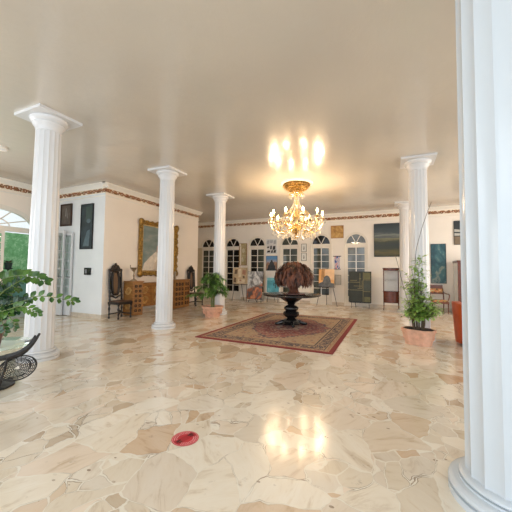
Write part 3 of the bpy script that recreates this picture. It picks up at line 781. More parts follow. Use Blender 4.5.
t = thing('dried_topiary', 'dome-shaped dried topiary tree with brown drooping leaves on pedestal table', 'dried plant', (TX + .07, TY, Z0 + .826))
mb = MB(); mb.lathe([(.30, 0), (.30, .015), (.24, .025), (.05, .03)], n=40); mb.build('stand', MAHOG, t)
mb = MB(); mb.lathe([(.17, .02), (.12, .06), (.10, .14), (.105, .22), (.13, .32), (.20, .42)], n=28, rf=lambda a, z: 1 + .10 * math.sin(7 * a + z * 4) + .05 * math.sin(17 * a))
for k in range(14):
    a = k * 2 * PI / 14; mb.tube([(.07 * math.cos(a), .07 * math.sin(a), .02 + .0), (.11 * math.cos(a + .2), .11 * math.sin(a + .2), .2), (.26 * math.cos(a + .3), .26 * math.sin(a + .3), .42)], [.02, .016, .01], 6)
mb.build('trunk', BARK, t)
mb = MB(); mb.ball((0, 0, .50), .34, 20, sz=.9)
for i in range(850):
    u = R.random(); a = R.random() * 2 * PI; el = math.asin(-.34 + 1.34 * u)
    rr = .43 * (1 + R.uniform(-.12, .10))
    p = V((rr * math.cos(el) * math.cos(a) * 1.08, rr * math.cos(el) * math.sin(a) * 1.08, .44 + rr * .93 * math.sin(el)))
    out = V((math.cos(a), math.sin(a), 0))
    d = out * R.uniform(.1, .8) * max(.15, math.sin(el) + .3) + V((R.uniform(-.25, .25), R.uniform(-.25, .25), -1 + .5 * max(0, math.sin(el))))
    nr = (p - V((0, 0, .35))).normalized()
    mb.leaf(p, d, nr, R.uniform(.12, .20), R.uniform(.045, .07), 0, .35, .15)
mb.build('foliage', DRY, t, smooth=None)

# ------------------------------------------------------------ chandelier
CX, CY = -2.46, 8.12
t = thing('ceiling_medallion', 'white oval ceiling medallion with gilt leaf centre above the chandelier', 'ceiling medallion', (CX + .02, CY - .05, H))
mb = MB(); mb.lathe([(.47, 0), (.47, -.02), (.45, -.04), (.40, -.045), (.36, -.03), (.34, -.02)], n=56); mb.build('rim', TRIM, t)
mb = MB(); mb.lathe([(.37, -.02), (.36, -.07), (.30, -.13), (.22, -.19), (.15, -.22), (.08, -.245), (.01, -.25)], n=56)
for ring_, nn, L, zz in ((.12, 8, .10, -.235), (.21, 14, .11, -.20), (.30, 20, .10, -.14), (.36, 24, .08, -.08)):
    for k in range(nn):
        a = 2 * PI * k / nn + ring_ * 3
        mb.ball(((ring_) * math.cos(a), ring_ * math.sin(a), zz), .032, 8, sz=.8)
        mb.leaf(((ring_ - .02) * math.cos(a + .15), (ring_ - .02) * math.sin(a + .15), zz - .01), (math.cos(a + .15), math.sin(a + .15), -.25), (0, 0, -1), L, .055)
mb.build('gilt_rosette', GOLD, t, smooth=50)

t = thing('chandelier', 'large gilt crystal chandelier with ten lit candle bulbs', 'chandelier', (CX, CY, 0))
mb = MB(); mb.lathe([(.02, 3.71), (.05, 3.70), (.03, 3.66), (.02, 3.60)], n=24); mb.build('canopy', BRASS, t)
mb = MB(); mb.lathe([(.02, 3.72), (.05, 3.68), (.02, 3.64), (.018, 3.50), (.06, 3.45), (.075, 3.38), (.03, 3.32), (.025, 3.15), (.07, 3.08), (.10, 2.98), (.05, 2.90), (.04, 2.80), (.12, 2.74), (.16, 2.66), (.12, 2.56), (.05, 2.50), (.03, 2.44), (.05, 2.40), (.01, 2.36)], n=24); mb.build('stem', BRASS, t)
mb = MB()
for k in range(10):
    a = 2 * PI * k / 10
    mb.tube([(.03 * math.cos(a), .03 * math.sin(a), 3.60), (.19 * math.cos(a), .19 * math.sin(a), 3.66), (.21 * math.cos(a), .21 * math.sin(a), 3.62)], .008, 6)
mb.tube([(.21 * math.cos(a), .21 * math.sin(a), 3.65) for a in [2 * PI * i / 24 for i in range(24)]], .008, 6, 0, True); mb.build('crown', BRASS, t)
def drop_mesh(L=.07, r=.014):
    mb = MB(); mb.lathe([(.001, 0), (r * .45, -.006), (r * .5, -.014), (.002, -.018), (r * .5, -.024), (r, -L * .7), (r * .6, -L * .9), (.0005, -L)], n=6); return mb
drop = drop_mesh().build('crystal_drop', CRYS, t, (.22, 0, 3.64), smooth=None)
def add_drop(parent, loc, s=1.0):
    o = drop.copy(); C.objects.link(o); o.parent = parent; o.location = loc; o.scale = (s, s, s); return o
for k in range(1, 12): a = 2 * PI * k / 12; add_drop(t, (.22 * math.cos(a), .22 * math.sin(a), 3.64), 1.3)
# bead strands from crown waist to arms
for k in range(10):
    a = 2 * PI * (k + .5) / 10; mb = MB()
    for i in range(26):
        q = i / 25; r_ = .05 + (.50) * q ** 1.7; z = 3.56 - .68 * q - .06 * math.sin(PI * q)
        mb.ball((r_ * math.cos(a), r_ * math.sin(a), z), .016, 6)
    mb.build('bead_strand', CRYS, t, smooth=None)['kind'] = 'stuff'
BULB = NT('lit_candle_bulb'); BULB.noise(None, 3)
BULB = BULB.done((1, .8, .5), .3, Emission_Color=(1, .66, .30, 1), Emission_Strength=60.0)
IVORY = simple('ivory_candle', (.85, .70, .45), .5, var=.05)
def make_arm(k, first=None):
    a = 2 * PI * (k + .35) / 10
    if first: 
        o = first.copy(); C.objects.link(o); o.parent = t; o.rotation_euler.z = a
        for ch in first.children:
            c = ch.copy(); C.objects.link(c); c.parent = o
        return o
    mb = MB()
    mb.tube(catmull([(.10, 0, 2.74), (.26, 0, 2.60), (.45, 0, 2.55), (.62, 0, 2.60), (.72, 0, 2.74), (.73, 0, 2.90)], 5), [.018] * 25 + [.014], 8)
    mb.tube(catmull([(.10, 0, 2.98), (.20, 0, 3.18), (.34, 0, 3.10), (.44, 0, 2.88), (.38, 0, 2.74), (.32, 0, 2.82)], 5), .011, 6)
    mb.tube(catmull([(.55, 0, 2.56), (.50, 0, 2.70), (.56, 0, 2.80), (.62, 0, 2.73)], 4), .009, 6)
    o = mb.build('arm', BRASS, t); o.rotation_euler.z = a
    mb = MB(); mb.lathe([(.015, 2.89), (.075, 2.92), (.085, 2.935), (.03, 2.93), (.028, 2.96), (.032, 2.97)], (.73, 0, 0), 16); mb.build('drip_pan', BRASS, o)
    mb = MB(); mb.lathe([(.02, 2.96), (.02, 3.03)], (.73, 0, 0), 12); mb.build('candle_tube', IVORY, o)
    mb = MB(); mb.lathe([(.010, 3.03), (.024, 3.05), (.028, 3.075), (.018, 3.11), (.004, 3.14)], (.73, 0, 0), 10); mb.build('bulb', BULB, o)
    for q in range(3): add_drop(o, (.73 + .08 * math.cos(q * 2 * PI / 3 + .4), .08 * math.sin(q * 2 * PI / 3 + .4), 2.925), 1.9)
    add_drop(o, (.52, 0, 2.54), 2.6); add_drop(o, (.34, 0, 2.55), 2.6); add_drop(o, (.66, 0, 2.62), 2.2)
    mb = MB()
    for i in range(13):
        q = i / 12; b = 2 * PI / 10 * q
        mb.ball((.70 * math.cos(b), .70 * math.sin(b), 2.90 - .16 * math.sin(PI * q)), .010, 6)
    mb.build('bead_swag', CRYS, o, smooth=None)['kind'] = 'stuff'
    mb = MB()
    for i in range(12):
        q = i / 11; mb.ball((.66 - .52 * q, 0, 2.80 - .28 * math.sin(PI * q * .8) - .16 * q), .010, 6)
    mb.build('bead_swag', CRYS, o, smooth=None)['kind'] = 'stuff'
    return o
arm0 = make_arm(0)
for k in range(1, 10): make_arm(k, arm0)
for k in range(12): a = 2 * PI * k / 12; add_drop(t, (.15 * math.cos(a), .15 * math.sin(a), 2.50), 1.6)
for k in range(6): a = 2 * PI * k / 6; add_drop(t, (.06 * math.cos(a), .06 * math.sin(a), 2.42), 1.4)

# ------------------------------------------------------------ potted plants
def pot_round(t, r0, r1, h, sy=1.0, n=48):
    mb = MB()
    mb.lathe([(r0, 0), (r0 * 1.02, .02), (r1 * .94, h * .82), (r1, h * .84), (r1 * 1.03, h * .92), (r1, h), (r1 * .9, h), (r1 * .88, h * .9)], n=n, sy=sy); p = mb.build('pot', TERRA, t, smooth=25)
    mb = MB(); mb.lathe([(r1 * .89, h * .86), (.01, h * .90)], n=n, sy=sy); mb.build('soil', SOIL, t)
    return p
t = thing('potted_fern', 'bushy dark green fern palm in round terracotta pot before slim column', 'plant', (-5.06, 7.86, 0))
p = pot_round(t, .215, .335, .33)
mb = MB()
for k in range(14):
    a = k * 2 * PI / 14; mb.tube([(.27 * math.cos(a), .27 * math.sin(a), .10), (.30 * math.cos(a + .2), .30 * math.sin(a + .2), .20), (.275 * math.cos(a + .42), .275 * math.sin(a + .42), .10)], .012, 5)
mb.build('relief_swag', TERRA, p)
st = MB(); lf = MB()
for i in range(30):
    a = i * 2.399; up = R.uniform(0, 1); reach = R.uniform(.35, .82) * (1 - .5 * up); top = .70 + .62 * up ** .8
    if math.sin(a) > .3: reach = min(reach, .40)
    b = V((.05 * math.cos(a * 3), .05 * math.sin(a * 3), .28))
    P = catmull([b, b + V((.02 * math.cos(a), .02 * math.sin(a), .30 + .3 * up)), V((reach * .55 * math.cos(a), reach * .55 * math.sin(a), top)), V((reach * math.cos(a), reach * math.sin(a), top - .12 * R.random()))], 8)
    st.tube(P, [.007 * (1 - j / len(P) * .7) for j in range(len(P))], 5)
    for j in range(10, len(P)):
        p_ = P[j]; d = (P[j] - P[j - 1]).normalized(); sd = d.cross(V((0, 0, 1))).normalized()
        for s_ in (-1, 1):
            for q in range(2):
                dd = d * R.uniform(.3, 1.1) + sd * s_ * R.uniform(.4, 1) + V((0, 0, R.uniform(-.55, .3)))
                lf.leaf(p_, dd, (0, 0, 1), R.uniform(.11, .19), R.uniform(.022, .036), 0, .2, .3)
st.build('stems', STEM, t); lf.build('foliage', LEAFD, t, smooth=None)

t = thing('potted_shrub', 'tall light green shrub in oval terracotta planter at column foot', 'plant', (.49, 6.86, 0), -.35)
mb = MB()
def oct_(rx, ry):
    k = .55; return [(rx, -ry * k), (rx, ry * k), (rx * k, ry), (-rx * k, ry), (-rx, ry * k), (-rx, -ry * k), (-rx * k, -ry), (rx * k, -ry)]
mb.prism(oct_(.22, .155), 0, .26, 0, oct_(.285, .20)); mb.prism(oct_(.30, .215), .26, .285); 
mb.prism(oct_(.292, .207), .285, .31, 0, oct_(.297, .212)); p = mb.build('planter', TERRA, t, smooth=20)
mb = MB()
for (cx, cy, nx, ny) in ((0, -.184, 0, -1), (0, .184, 0, 1), (.262, 0, 1, 0), (-.262, 0, -1, 0)):
    for j in range(3):
        tx, ty = -ny, nx
        mb.tube([(cx + tx * .05 * (j - 1) + tx * .03 * math.cos(u), cy + ty * .05 * (j - 1) + ty * .03 * math.cos(u), .16 + .05 * math.sin(u)) for u in [2 * PI * i / 10 for i in range(10)]], .008, 5, 0, True)
mb.build('relief_pattern', TERRA, p)
mb = MB(); mb.prism(oct_(.27, .185), .29, .3115); mb.build('soil', SOIL, t, smooth=None)
st = MB(); lf = MB()
for i in range(26):
    a = i * 2.399; up = R.random() ** 1.0; top = .62 + 1.02 * up; reach = R.uniform(.16, .42) * (1.15 - .8 * up)
    if i == 0: top, reach = 1.74, .05
    b = V((.10 * math.cos(a), .07 * math.sin(a), .30))
    P = catmull([b, b + V((.02 * math.cos(a), .02 * math.sin(a), .25)), V((reach * .55 * math.cos(a), reach * .55 * math.sin(a), top * .78)), V((reach * math.cos(a), reach * math.sin(a), top))], 8)
    st.tube(P, [.008 * (1 - j / len(P) * .7) for j in range(len(P))], 5)
    dens = 3 if up < .5 else 1
    if math.sin(a) > .2: P = [V((p.x, min(p.y, .24), p.z)) for p in P]
    for j in range(10, len(P)):
        for q in range(dens):
            aa = R.random() * 2 * PI; tw = V((math.cos(aa), math.sin(aa), R.uniform(-.1, .5))).normalized(); L = R.uniform(.08, .17) * (1.2 - .5 * up)
            if P[j].y + tw.y * L > .26: continue
            e = P[j] + tw * L
            st.tube([P[j], e], .002, 3)
            for w in range(4):
                lf.leaf(P[j] + tw * L * (.3 + .25 * w), tw + V((R.uniform(-.8, .8), R.uniform(-.8, .8), R.uniform(-.5, .3))), (0, 0, 1), R.uniform(.055, .10), R.uniform(.030, .048), 0, .15, .2)
st.build('stems', STEMB, t); lf.build('foliage', LEAFL, t, smooth=None)
wh = MB()
rz = Matrix.Rotation(.35, 3, 'Z')
def wl_(p): return rz @ (V(p) - V((.49, 6.86, 0)))
wh.tube(catmull([wl_(p) for p in [(.47, 6.88, .31), (.44, 6.86, 1.08), (.46, 6.86, 1.80), (.54, 6.86, 2.20), (.63, 6.84, 2.52), (.75, 6.82, 2.87)]], 6), .005, 5); wh.build('whip_stem', STEMB, t)
wh = MB(); wh.tube(catmull([wl_(p) for p in [(.42, 6.88, .31), (.32, 6.86, .80), (.22, 6.86, 1.18), (.13, 6.86, 1.60), (.06, 6.86, 1.90)]], 6), .005, 5); wh.build('whip_stem', STEMB, t)

# ------------------------------------------------------------ glass table and glossy plant at the left edge
GX, GY, GZ = -4.42, 2.00, .50
t = thing('glass_table', 'low round glass table on black iron horned base, left edge', 'table', (GX, GY, 0))
mb = MB(); mb.lathe([(.01, GZ), (.40, GZ), (.412, GZ + .006), (.40, GZ + .014), (.01, GZ + .014)], n=64); mb.build('glass_top', TGLASS, t)
IRON = simple('dark_iron', (.035, .032, .03), .45, metal=.5, var=.4, scale=30, bump=.4)
W2 = lambda p: (p[0] - GX, p[1] - GY, p[2])
a1 = [(-4.42, 1.80, .36), (-4.10, 1.85, .41), (-3.93, 1.90, .445), (-3.83, 1.94, .475), (-3.745, 1.98, .525), (-3.69, 2.01, .60), (-3.655, 2.035, .69)]
mb = MB(); mb.tube(catmull([W2(p) for p in a1], 5), [.03] * 10 + [.035] * 12 + [.028, .024, .022, .02, .018, .016, .014, .012, .01], 8)
a2 = [(-3.80, 1.95, .49), (-3.70, 1.99, .55), (-3.64, 2.02, .63), (-3.595, 2.045, .715)]
mb.tube(catmull([W2(p) for p in a2], 5), [.03 - .0012 * i for i in range(16)], 8); mb.build('horned_arm', IRON, t)
for q in ((-1, .3), (-.3, -1)):
    mb = MB(); mb.tube(catmull([(0, 0, .36), (q[0] * .25, q[1] * .25, .41), (q[0] * .42, q[1] * .42, .52), (q[0] * .50, q[1] * .50, .68)], 5), [.032 - .0013 * i for i in range(16)], 8); mb.build('horned_arm', IRON, t)
mb = MB(); mb.tube(catmull([(0, -.05, .40), (.1, -.05, .30), (.1, -.03, .15), (0, 0, .02)], 5), .035, 8); mb.lathe([(.22, 0), (.22, .02), (.05, .05)], n=24); mb.build('iron_base', IRON, t)
# spiral wire wing below the top
mb = MB(); cx_, cy_, cz_ = -3.83 - GX, 1.96 - GY, .325
rt = V((.909, .416, 0)); up_ = V((-.35, .62, .70)).normalized()
def SP(r_, a): return V((cx_, cy_, cz_)) + rt * r_ * math.cos(a) * .205 + up_ * r_ * math.sin(a) * .15
mb.tube([SP(1, 2 * PI * i / 40) for i in range(40)], .008, 6, 0, True)
mb.tube([SP(.78, 2 * PI * i / 36) + rt * -.02 for i in range(36)], .005, 5, 0, True)
for s_ in range(3):
    mb.tube([SP(.12 + .85 * i / 60, i * .30 + s_ * 2.1) for i in range(60)], .0045, 5)
for k in range(22):
    a = 2 * PI * k / 22; mb.tube([SP(.15 + .3 * (k % 2), a), SP(.6, a + .18), SP(1, a + .30)], .0035, 4)
mb.build('wire_spiral', IRON, t)
mb = MB(); mb.tube(catmull([W2(p) for p in [(-3.83, 1.86, .46), (-3.86, 1.85, .31), (-3.92, 1.83, .15), (-3.94, 1.82, .012)]], 5), [.012] * 8 + [.022] * 8, 6); mb.tube(catmull([W2(p) for p in [(-3.94, 1.82, .012), (-4.1, 1.86, .02), (-4.35, 1.98, .03)]], 4), .018, 6); mb.build('leg', IRON, t)

t = thing('glass_tray', 'thick pale green glass block tray under the glossy plant', 'tray', (-4.20, 1.93, GZ + .015), .4)
mb = MB(); mb.prism([(-.2, -.19), (.16, -.2), (.195, -.16), (.2, .16), (.16, .2), (-.2, .2)], 0, .035); mb.build('tray_block', simple('frosted_glass', (.66, .78, .70), .3, var=.05), t, smooth=30)
PX_, PY_, PZ_ = -4.06, 1.79, GZ + .05
t = thing('zz_plant', 'glossy dark green zz plant in brown pot on the glass table', 'plant', (PX_, PY_, PZ_))
mb = MB(); mb.lathe([(.085, 0), (.095, .02), (.13, .20), (.145, .235), (.13, .24), (.125, .21)], n=32); mb.build('pot', POTB, t)
mb = MB(); mb.lathe([(.127, .20), (.01, .215)], n=32); mb.build('soil', SOIL, t)
st = MB(); lfl = MB()
W3 = lambda p: V((p[0] - PX_, p[1] - PY_, p[2] - PZ_))
def frond(P, n, L, W, mi, start=.35, nrm=None, thick=.009):
    P = catmull(P, 10); m_ = len(P); st.tube(P, [thick * (1 - .75 * i / m_) for i in range(m_)], 6)
    tocam = V((.90, -.40, .25)).normalized()
    for k in range(n):
        q = start + (1 - start) * k / (n - 1); i = min(m_ - 2, int(q * (m_ - 1))); d = (P[i + 1] - P[i]).normalized()
        nr = nrm or (tocam * 1.0 + V((0, 0, .3)) + V((R.uniform(-.35, .35), R.uniform(-.35, .35), R.uniform(-.2, .2)))).normalized()
        sd = d.cross(nr).normalized(); s_ = 1 if k % 2 else -1
        l_ = L * (1 - .35 * q) * R.uniform(.85, 1.1)
        dd = d * (.55 if k < n - 1 else 1) + sd * s_ * (.85 if k < n - 1 else 0)
        lfl.leaf(P[i], dd, nr, l_, W * 1.02 * (1 - .25 * q), mi, .18, .12, (0, .62, .98, 1, .68, 0))
b0 = V((0, 0, .2))
# the four fronds that reach out to the right
frond([b0, W3((-4.02, 1.78, 1.05)), W3((-3.96, 1.82, 1.285)), W3((-3.86, 1.86, 1.345)), W3((-3.74, 1.92, 1.36)), W3((-3.61, 1.98, 1.345)), W3((-3.50, 2.03, 1.29))], 22, .135, .078, 0, .38)
frond([b0, W3((-3.99, 1.81, .93)), W3((-3.85, 1.87, 1.04)), W3((-3.70, 1.94, 1.105)), W3((-3.57, 2.0, 1.135)), W3((-3.40, 2.07, 1.125)), W3((-3.25, 2.14, 1.09)), W3((-3.18, 2.17, 1.085))], 16, .105, .056, 0, .42)
frond([b0, W3((-3.98, 1.76, 1.0)), W3((-3.84, 1.78, 1.17)), W3((-3.74, 1.82, 1.25)), W3((-3.64, 1.86, 1.32))], 20, .09, .028, 1, .4)
frond([b0, W3((-3.93, 1.78, .93)), W3((-3.75, 1.82, 1.00)), W3((-3.62, 1.87, 1.035)), W3((-3.52, 1.92, .99)), W3((-3.46, 1.95, .955))], 18, .095, .05, 0, .3)
frond([b0, W3((-3.95, 1.76, .95)), W3((-3.82, 1.80, .97)), W3((-3.72, 1.84, .87)), W3((-3.70, 1.85, .80))], 14, .09, .048, 0, .3)
frond([b0, W3((-4.0, 1.77, .95)), W3((-3.92, 1.80, .95)), W3((-3.86, 1.82, .82)), W3((-3.84, 1.83, .74))], 14, .085, .05, 0, .3)
frond([b0, W3((-3.94, 1.80, 1.00)), W3((-3.80, 1.86, 1.08)), W3((-3.66, 1.93, 1.08))], 18, .10, .052, 1, .3)
frond([b0, W3((-3.93, 1.79, .98)), W3((-3.78, 1.84, 1.05)), W3((-3.62, 1.92, 1.10))], 16, .10, .05, 1, .2)
frond([b0, W3((-3.96, 1.80, .90)), W3((-3.82, 1.86, .97)), W3((-3.70, 1.92, .98))], 16, .10, .05, 1, .2)
for k in range(26):
    a = k * 2.399; rch = R.uniform(.2, .5); hh = R.uniform(.45, .75)
    dx, dy = math.cos(a), math.sin(a)
    if dx * .909 + dy * .416 > .35: rch *= .35; hh *= .75
    frond([b0, b0 + V((dx * rch * .25, dy * rch * .25, hh * .5)), b0 + V((dx * rch * .7, dy * rch * .7, hh * .85)), b0 + V((dx * rch, dy * rch, hh * .8))], 18, .10, .05, k % 2, .25)
st.build('stems', STEM, t); lfl.build('foliage', [LEAFZ, LEAFZD], t, smooth=None)

# ------------------------------------------------------------ art on stands along the back wall
def stand(t, w, z, legs, back=.28, hub=None):
    mb = MB(); mb.box(-w / 2, w / 2, -.05, .02, z - .025, z); mb.build('ledge', BLKM, t, smooth=None)
    for (x0, x1, yy) in legs:
        m_ = MB(); m_.tube([(x0, 0 if yy <= 0 else .02, z - .01), (x1, yy, 0.011)], .011, 6); m_.build('leg', BLKM, t)
t = thing('display_stand', 'black metal stand holding the beige collage painting', 'stand', (-6.45, 12.35, 0)); stand(t, .80, .80, [(-.28, -.36, -.12), (.34, .40, -.12), (.05, .02, .35)])
m = MB(); m.tube([(.05, .03, .78), (.05, .10, 1.4)], .01, 6); m.build('back_post', BLKM, t)
bg = [flat('beige_collage', (.60, .47, .30), .2, 5), flat('collage_brown', (.15, .10, .07)), flat('collage_cream', (.75, .66, .50)), flat('collage_rose', (.48, .25, .16))]
t2 = picture('beige collage painting propped on black metal stand behind the fern', (-6.45, 12.33, 1.19), 0, .74, .76, bg,
        [(1, [(-.8, .2), (-.4, .25), (-.35, .8), (-.75, .75)]), (2, [(-.2, -.2), (.2, -.1), (.15, .9), (-.25, .8)]), (3, [(.3, .2), (.8, .1), (.8, .7), (.35, .75)]), (1, [(-.9, -.8), (-.5, -.85), (-.5, -.3), (-.8, -.2)]), (2, [(-.3, -.9), (.7, -.9), (.8, -.4), (-.2, -.45)]), (1, [(.45, -.3), (.7, -.3), (.65, 0), (.4, 0)]), (3, [(-.1, -.6), (.2, -.7), (.25, -.5), (0, -.45)])], fw=0, tilt=-.06)
t = thing('display_stand', 'black metal stand holding the silver and rust painting', 'stand', (-5.60, 12.18, 0)); stand(t, .72, .17, [(-.28, -.30, -.06), (.12, .12, -.06), (.30, .32, -.06), (0, 0, .22)])
m = MB(); m.tube([(0, .03, .16), (0, .16, 1.2)], .012, 6); m.build('back_post', BLKM, t)
def silver():
    t = NT('silver_rust_pour'); s = t.sep()
    w = t.noise(None, 1.5, 4, .6, dist=1.8)
    top = t.ramp(w, [(.32, (.06, .06, .065)), (.45, (.30, .31, .32)), (.55, (.75, .76, .76)), (.65, (.25, .25, .26)), (.75, (.6, .6, .6))])
    bot = t.ramp(w, [(.3, (.10, .08, .08)), (.5, (.13, .10, .095)), (.56, (.50, .15, .06)), (.66, (.62, .30, .17)), (.75, (.12, .09, .09))])
    k = t.ramp(t.math('ADD', t.math('MULTIPLY', s[2], 2.2), t.math('ADD', t.math('MULTIPLY', s[0], -.8), .45)), [(.25, (0, 0, 0)), (.45, (1, 1, 1))])
    return t.done(t.mix(k, bot, top), .3)
picture('tall silver and rust poured abstract painting standing before a door', (-5.60, 12.16, .785), 0, .74, 1.24, silver(), fw=0, tilt=-.10)
t = thing('display_stand', 'black metal stand holding the turquoise painting', 'stand', (-4.93, 12.72, 0)); stand(t, .66, .40, [(-.24, -.26, -.1), (.24, .26, -.1), (0, 0, .25)])
m = MB(); m.tube([(0, .03, .39), (0, .16, 1.1)], .012, 6); m.build('back_post', BLKM, t)
picture('turquoise painting in white frame on stand beneath the mountain painting', (-4.93, 12.70, .79), 0, .72, .78, [flat('turquoise', (.10, .40, .50), .3, 4), flat('turq_dark', (.03, .08, .10)), flat('turq_light', (.20, .52, .60))],
        [(2, [(-1, .6), (1, .7), (1, 1), (-1, 1)]), (1, [(.05, -.1), (.2, -.15), (.25, .3), (.12, .38)]), (1, [(.32, -.45), (.5, -.4), (.45, -.05), (.3, 0)]), (1, [(-.4, .45), (-.28, .45), (-.3, .6)]), (2, [(-.9, -.9), (-.3, -.9), (-.4, -.5), (-.8, -.4)])], fw=.06, fmat=WHITEP, tilt=-.08)
# easel with the figure painting
t = thing('easel', 'slim black easel holding the orange painting with grey figure', 'easel', (-2.47, 12.55, 0)); stand(t, .66, .80, [(-.26, -.38, -.16), (.26, .46, -.16), (0, -.08, .42)])
m = MB(); m.tube([(0, .03, .79), (0, .12, 1.62)], .012, 6); m.build('back_post', BLKM, t)
m = MB(); m.box(-.05, .05, .07, .14, 1.52, 1.57); m.build('clamp', BLKM, t, smooth=None)
ob = [flat('orange_ground', (.78, .42, .16), .12, 4), flat('stripe_brown', (.13, .06, .03)), flat('figure_grey', (.13, .14, .15), .4, 9), flat('orange_pale', (.85, .58, .34), .1)]
picture('orange painting of a dark grey seated form, on the slim black easel', (-2.47, 12.53, 1.17), 0, .64, .74, ob,
        [(3, [(-.2, -.2), (1, -.2), (1, 1), (-.2, 1)]), (1, [(-.62, -.3), (-.52, -.3), (-.52, 1), (-.62, 1)]), (1, [(-.38, -.2), (-.30, -.2), (-.30, 1), (-.38, 1)]), (2, [(-1, -1), (1, -1), (1, -.62), (.6, -.55), (.5, -.1), (.35, .15), (.1, .28), (-.15, .22), (-.35, 0), (-.45, -.4), (-1, -.68)])], fw=0, tilt=-.08)
# dark green geometric panel
t = thing('display_stand', 'black metal stand holding the dark green geometric panel', 'stand', (-1.13, 12.42, 0)); stand(t, .80, .24, [(-.32, -.33, -.05), (-.18, -.18, .2), (.33, .34, -.05)])
m = MB(); m.tube([(0, .03, .23), (0, .2, 1.3)], .012, 6); m.build('back_post', BLKM, t)
gp = [flat('deep_green', (.028, .035, .03), .25, 3), flat('gold_line', (.24, .21, .10)), flat('olive', (.14, .135, .06), .2), flat('green_grey', (.055, .07, .06))]
sh = [(2, [(.35, .5), (.95, .5), (.95, .95), (.35, .95)]), (3, [(.35, -.25), (.95, -.25), (.95, .42), (.35, .42)]), (2, [(.4, -.98), (.95, -.98), (.95, -.65), (.4, -.65)])]
def ln(x0, z0, x1, z1, w=.022): return (1, [(x0 - w, z0 - w * .7), (x1 + w, z0 - w * .7), (x1 + w, z1 + w * .7), (x0 - w, z1 + w * .7)])
for q in [(.3, -.98, .3, .98), (-.98, -.22, .3, -.22), (-.95, .30, .0, .30), (.0, -.1, .0, .9), (-.2, -.1, .2, -.1), (.2, -.1, .2, .4), (-.05, .55, .1, .55), (-.55, .05, .2, .05), (.35, .46, .95, .46), (.35, -.3, .95, -.3), (-.9, .42, -.3, .42)]: sh.append(ln(*q))
picture('large dark green geometric panel with gold lines standing before right door', (-1.13, 12.40, .845), 0, .84, 1.22, gp, sh, fw=.015, tilt=-.12)

# ------------------------------------------------------------ vitrines
def vitrine(label, loc, rotz, W, Dd, Ht, legz, midz, glassm, inner):
    t = thing('display_cabinet', label, 'cabinet', loc, rotz, group='mahogany glazed display cabinets')
    def plan(s=1.0, e=0.0):
        pts = [(-W / 2 - e, Dd / 2), (-W / 2 - e, -Dd * .2)] + [(-(W / 2 + e) * math.cos(a), -Dd * .2 - (Dd * .35 + e) * math.sin(a)) for a in [PI * i / 12 for i in range(1, 12)]] + [(W / 2 + e, -Dd * .2), (W / 2 + e, Dd / 2)]
        return pts
    for (a, b, e, nm) in ((legz, midz, 0, 'lower_case'), (midz, midz + .03, .012, 'shelf_moulding'), (Ht - .10, Ht - .03, 0, 'upper_rail'), (Ht - .03, Ht, .02, 'cornice_top')):
        mb = MB(); mb.prism(plan(1, e), a, b); mb.build(nm, MAHOG, t, smooth=40)
    mb = MB(); mb.box(-W / 2, W / 2, Dd / 2 - .02, Dd / 2, midz, Ht - .08); mb.build('back_panel', inner, t, smooth=None)
    for (x, y) in ((-W / 2 + .02, Dd / 2 - .02), (W / 2 - .02, Dd / 2 - .02), (-W / 2 + .02, -Dd * .2), (W / 2 - .02, -Dd * .2)):
        mb = MB(); mb.box(x - .018, x + .018, y - .018, y + .018, legz - .05, Ht - .05); mb.build('stile', MAHOG, t, smooth=None)
        mb = MB(); mb.tube([(x, y, legz), (x, y, legz * .4), (x + .01 * (1 if x > 0 else -1), y, .01)], [.02, .014, .011], 8); mb.build('leg', MAHOG, t)
    pl = plan()[1:-1]; n = len(pl)
    mb = MB(); mb.add([(p[0] * .97, p[1] * .97, midz + .03) for p in pl] + [(p[0] * .97, p[1] * .97, Ht - .10) for p in pl], [(i, i + 1, n + i + 1, n + i) for i in range(n - 1)]); mb.build('glass_front', glassm, t, smooth=60)
    for z in (midz + (Ht - midz) * .5,):
        mb = MB(); mb.prism([(p[0] * .93, p[1] * .93) for p in plan()], z, z + .008); mb.build('shelf', GLASS, t, smooth=None)
    return t
def thin_glass():
    t = NT('thin_cabinet_glass'); t.noise(None, 3)
    t.bsdf.inputs['Transmission Weight'].default_value = 1; t.bsdf.inputs['IOR'].default_value = 1.05
    return t.done((1, 1, 1), .02)
TG = thin_glass()
vitrine('slender mahogany bow-front vitrine with pale interior under the seascape', (-.01, 12.25, 0), 0, .54, .36, 1.60, .30, .70, TG, WHITEP)
t = thing('display_cabinet', 'taller dark-framed cabinet with pale glazed side, at right end of back wall', 'cabinet', (2.10, 12.22, 0))
mb = MB(); mb.box(0, .7, 0, .80, .08, .40); mb.build('lower_case', MAHOG, t, smooth=None)
mb = MB(); mb.box(-.02, .72, -.02, .82, 1.80, 1.88); mb.build('cornice_top', MAHOG, t, smooth=None)
for (x, y) in ((0, 0), (.56, 0)):
    mb = MB(); mb.box(x, x + .14, y, y + .05, .40, 1.80); mb.build('stile', MAHOG, t, smooth=None)
mb = MB(); mb.box(.0, .02, .05, .80, .40, 1.80); mb.build('side_panel', WALLC, t, smooth=None)
mb = MB(); mb.box(.02, .68, .76, .79, .40, 1.80); mb.build('back_panel', WHITEP, t, smooth=None)
mb = MB(); mb.box(.14, .56, .02, .026, .40, 1.80); mb.build('glass_door', TG, t, smooth=None)
for (x, y) in ((.04, .04), (.66, .04), (.04, .76), (.66, .76)):
    mb = MB(); mb.lathe([(.025, 0), (.035, .08)], (x, y, 0), 12); mb.build('leg', MAHOG, t)

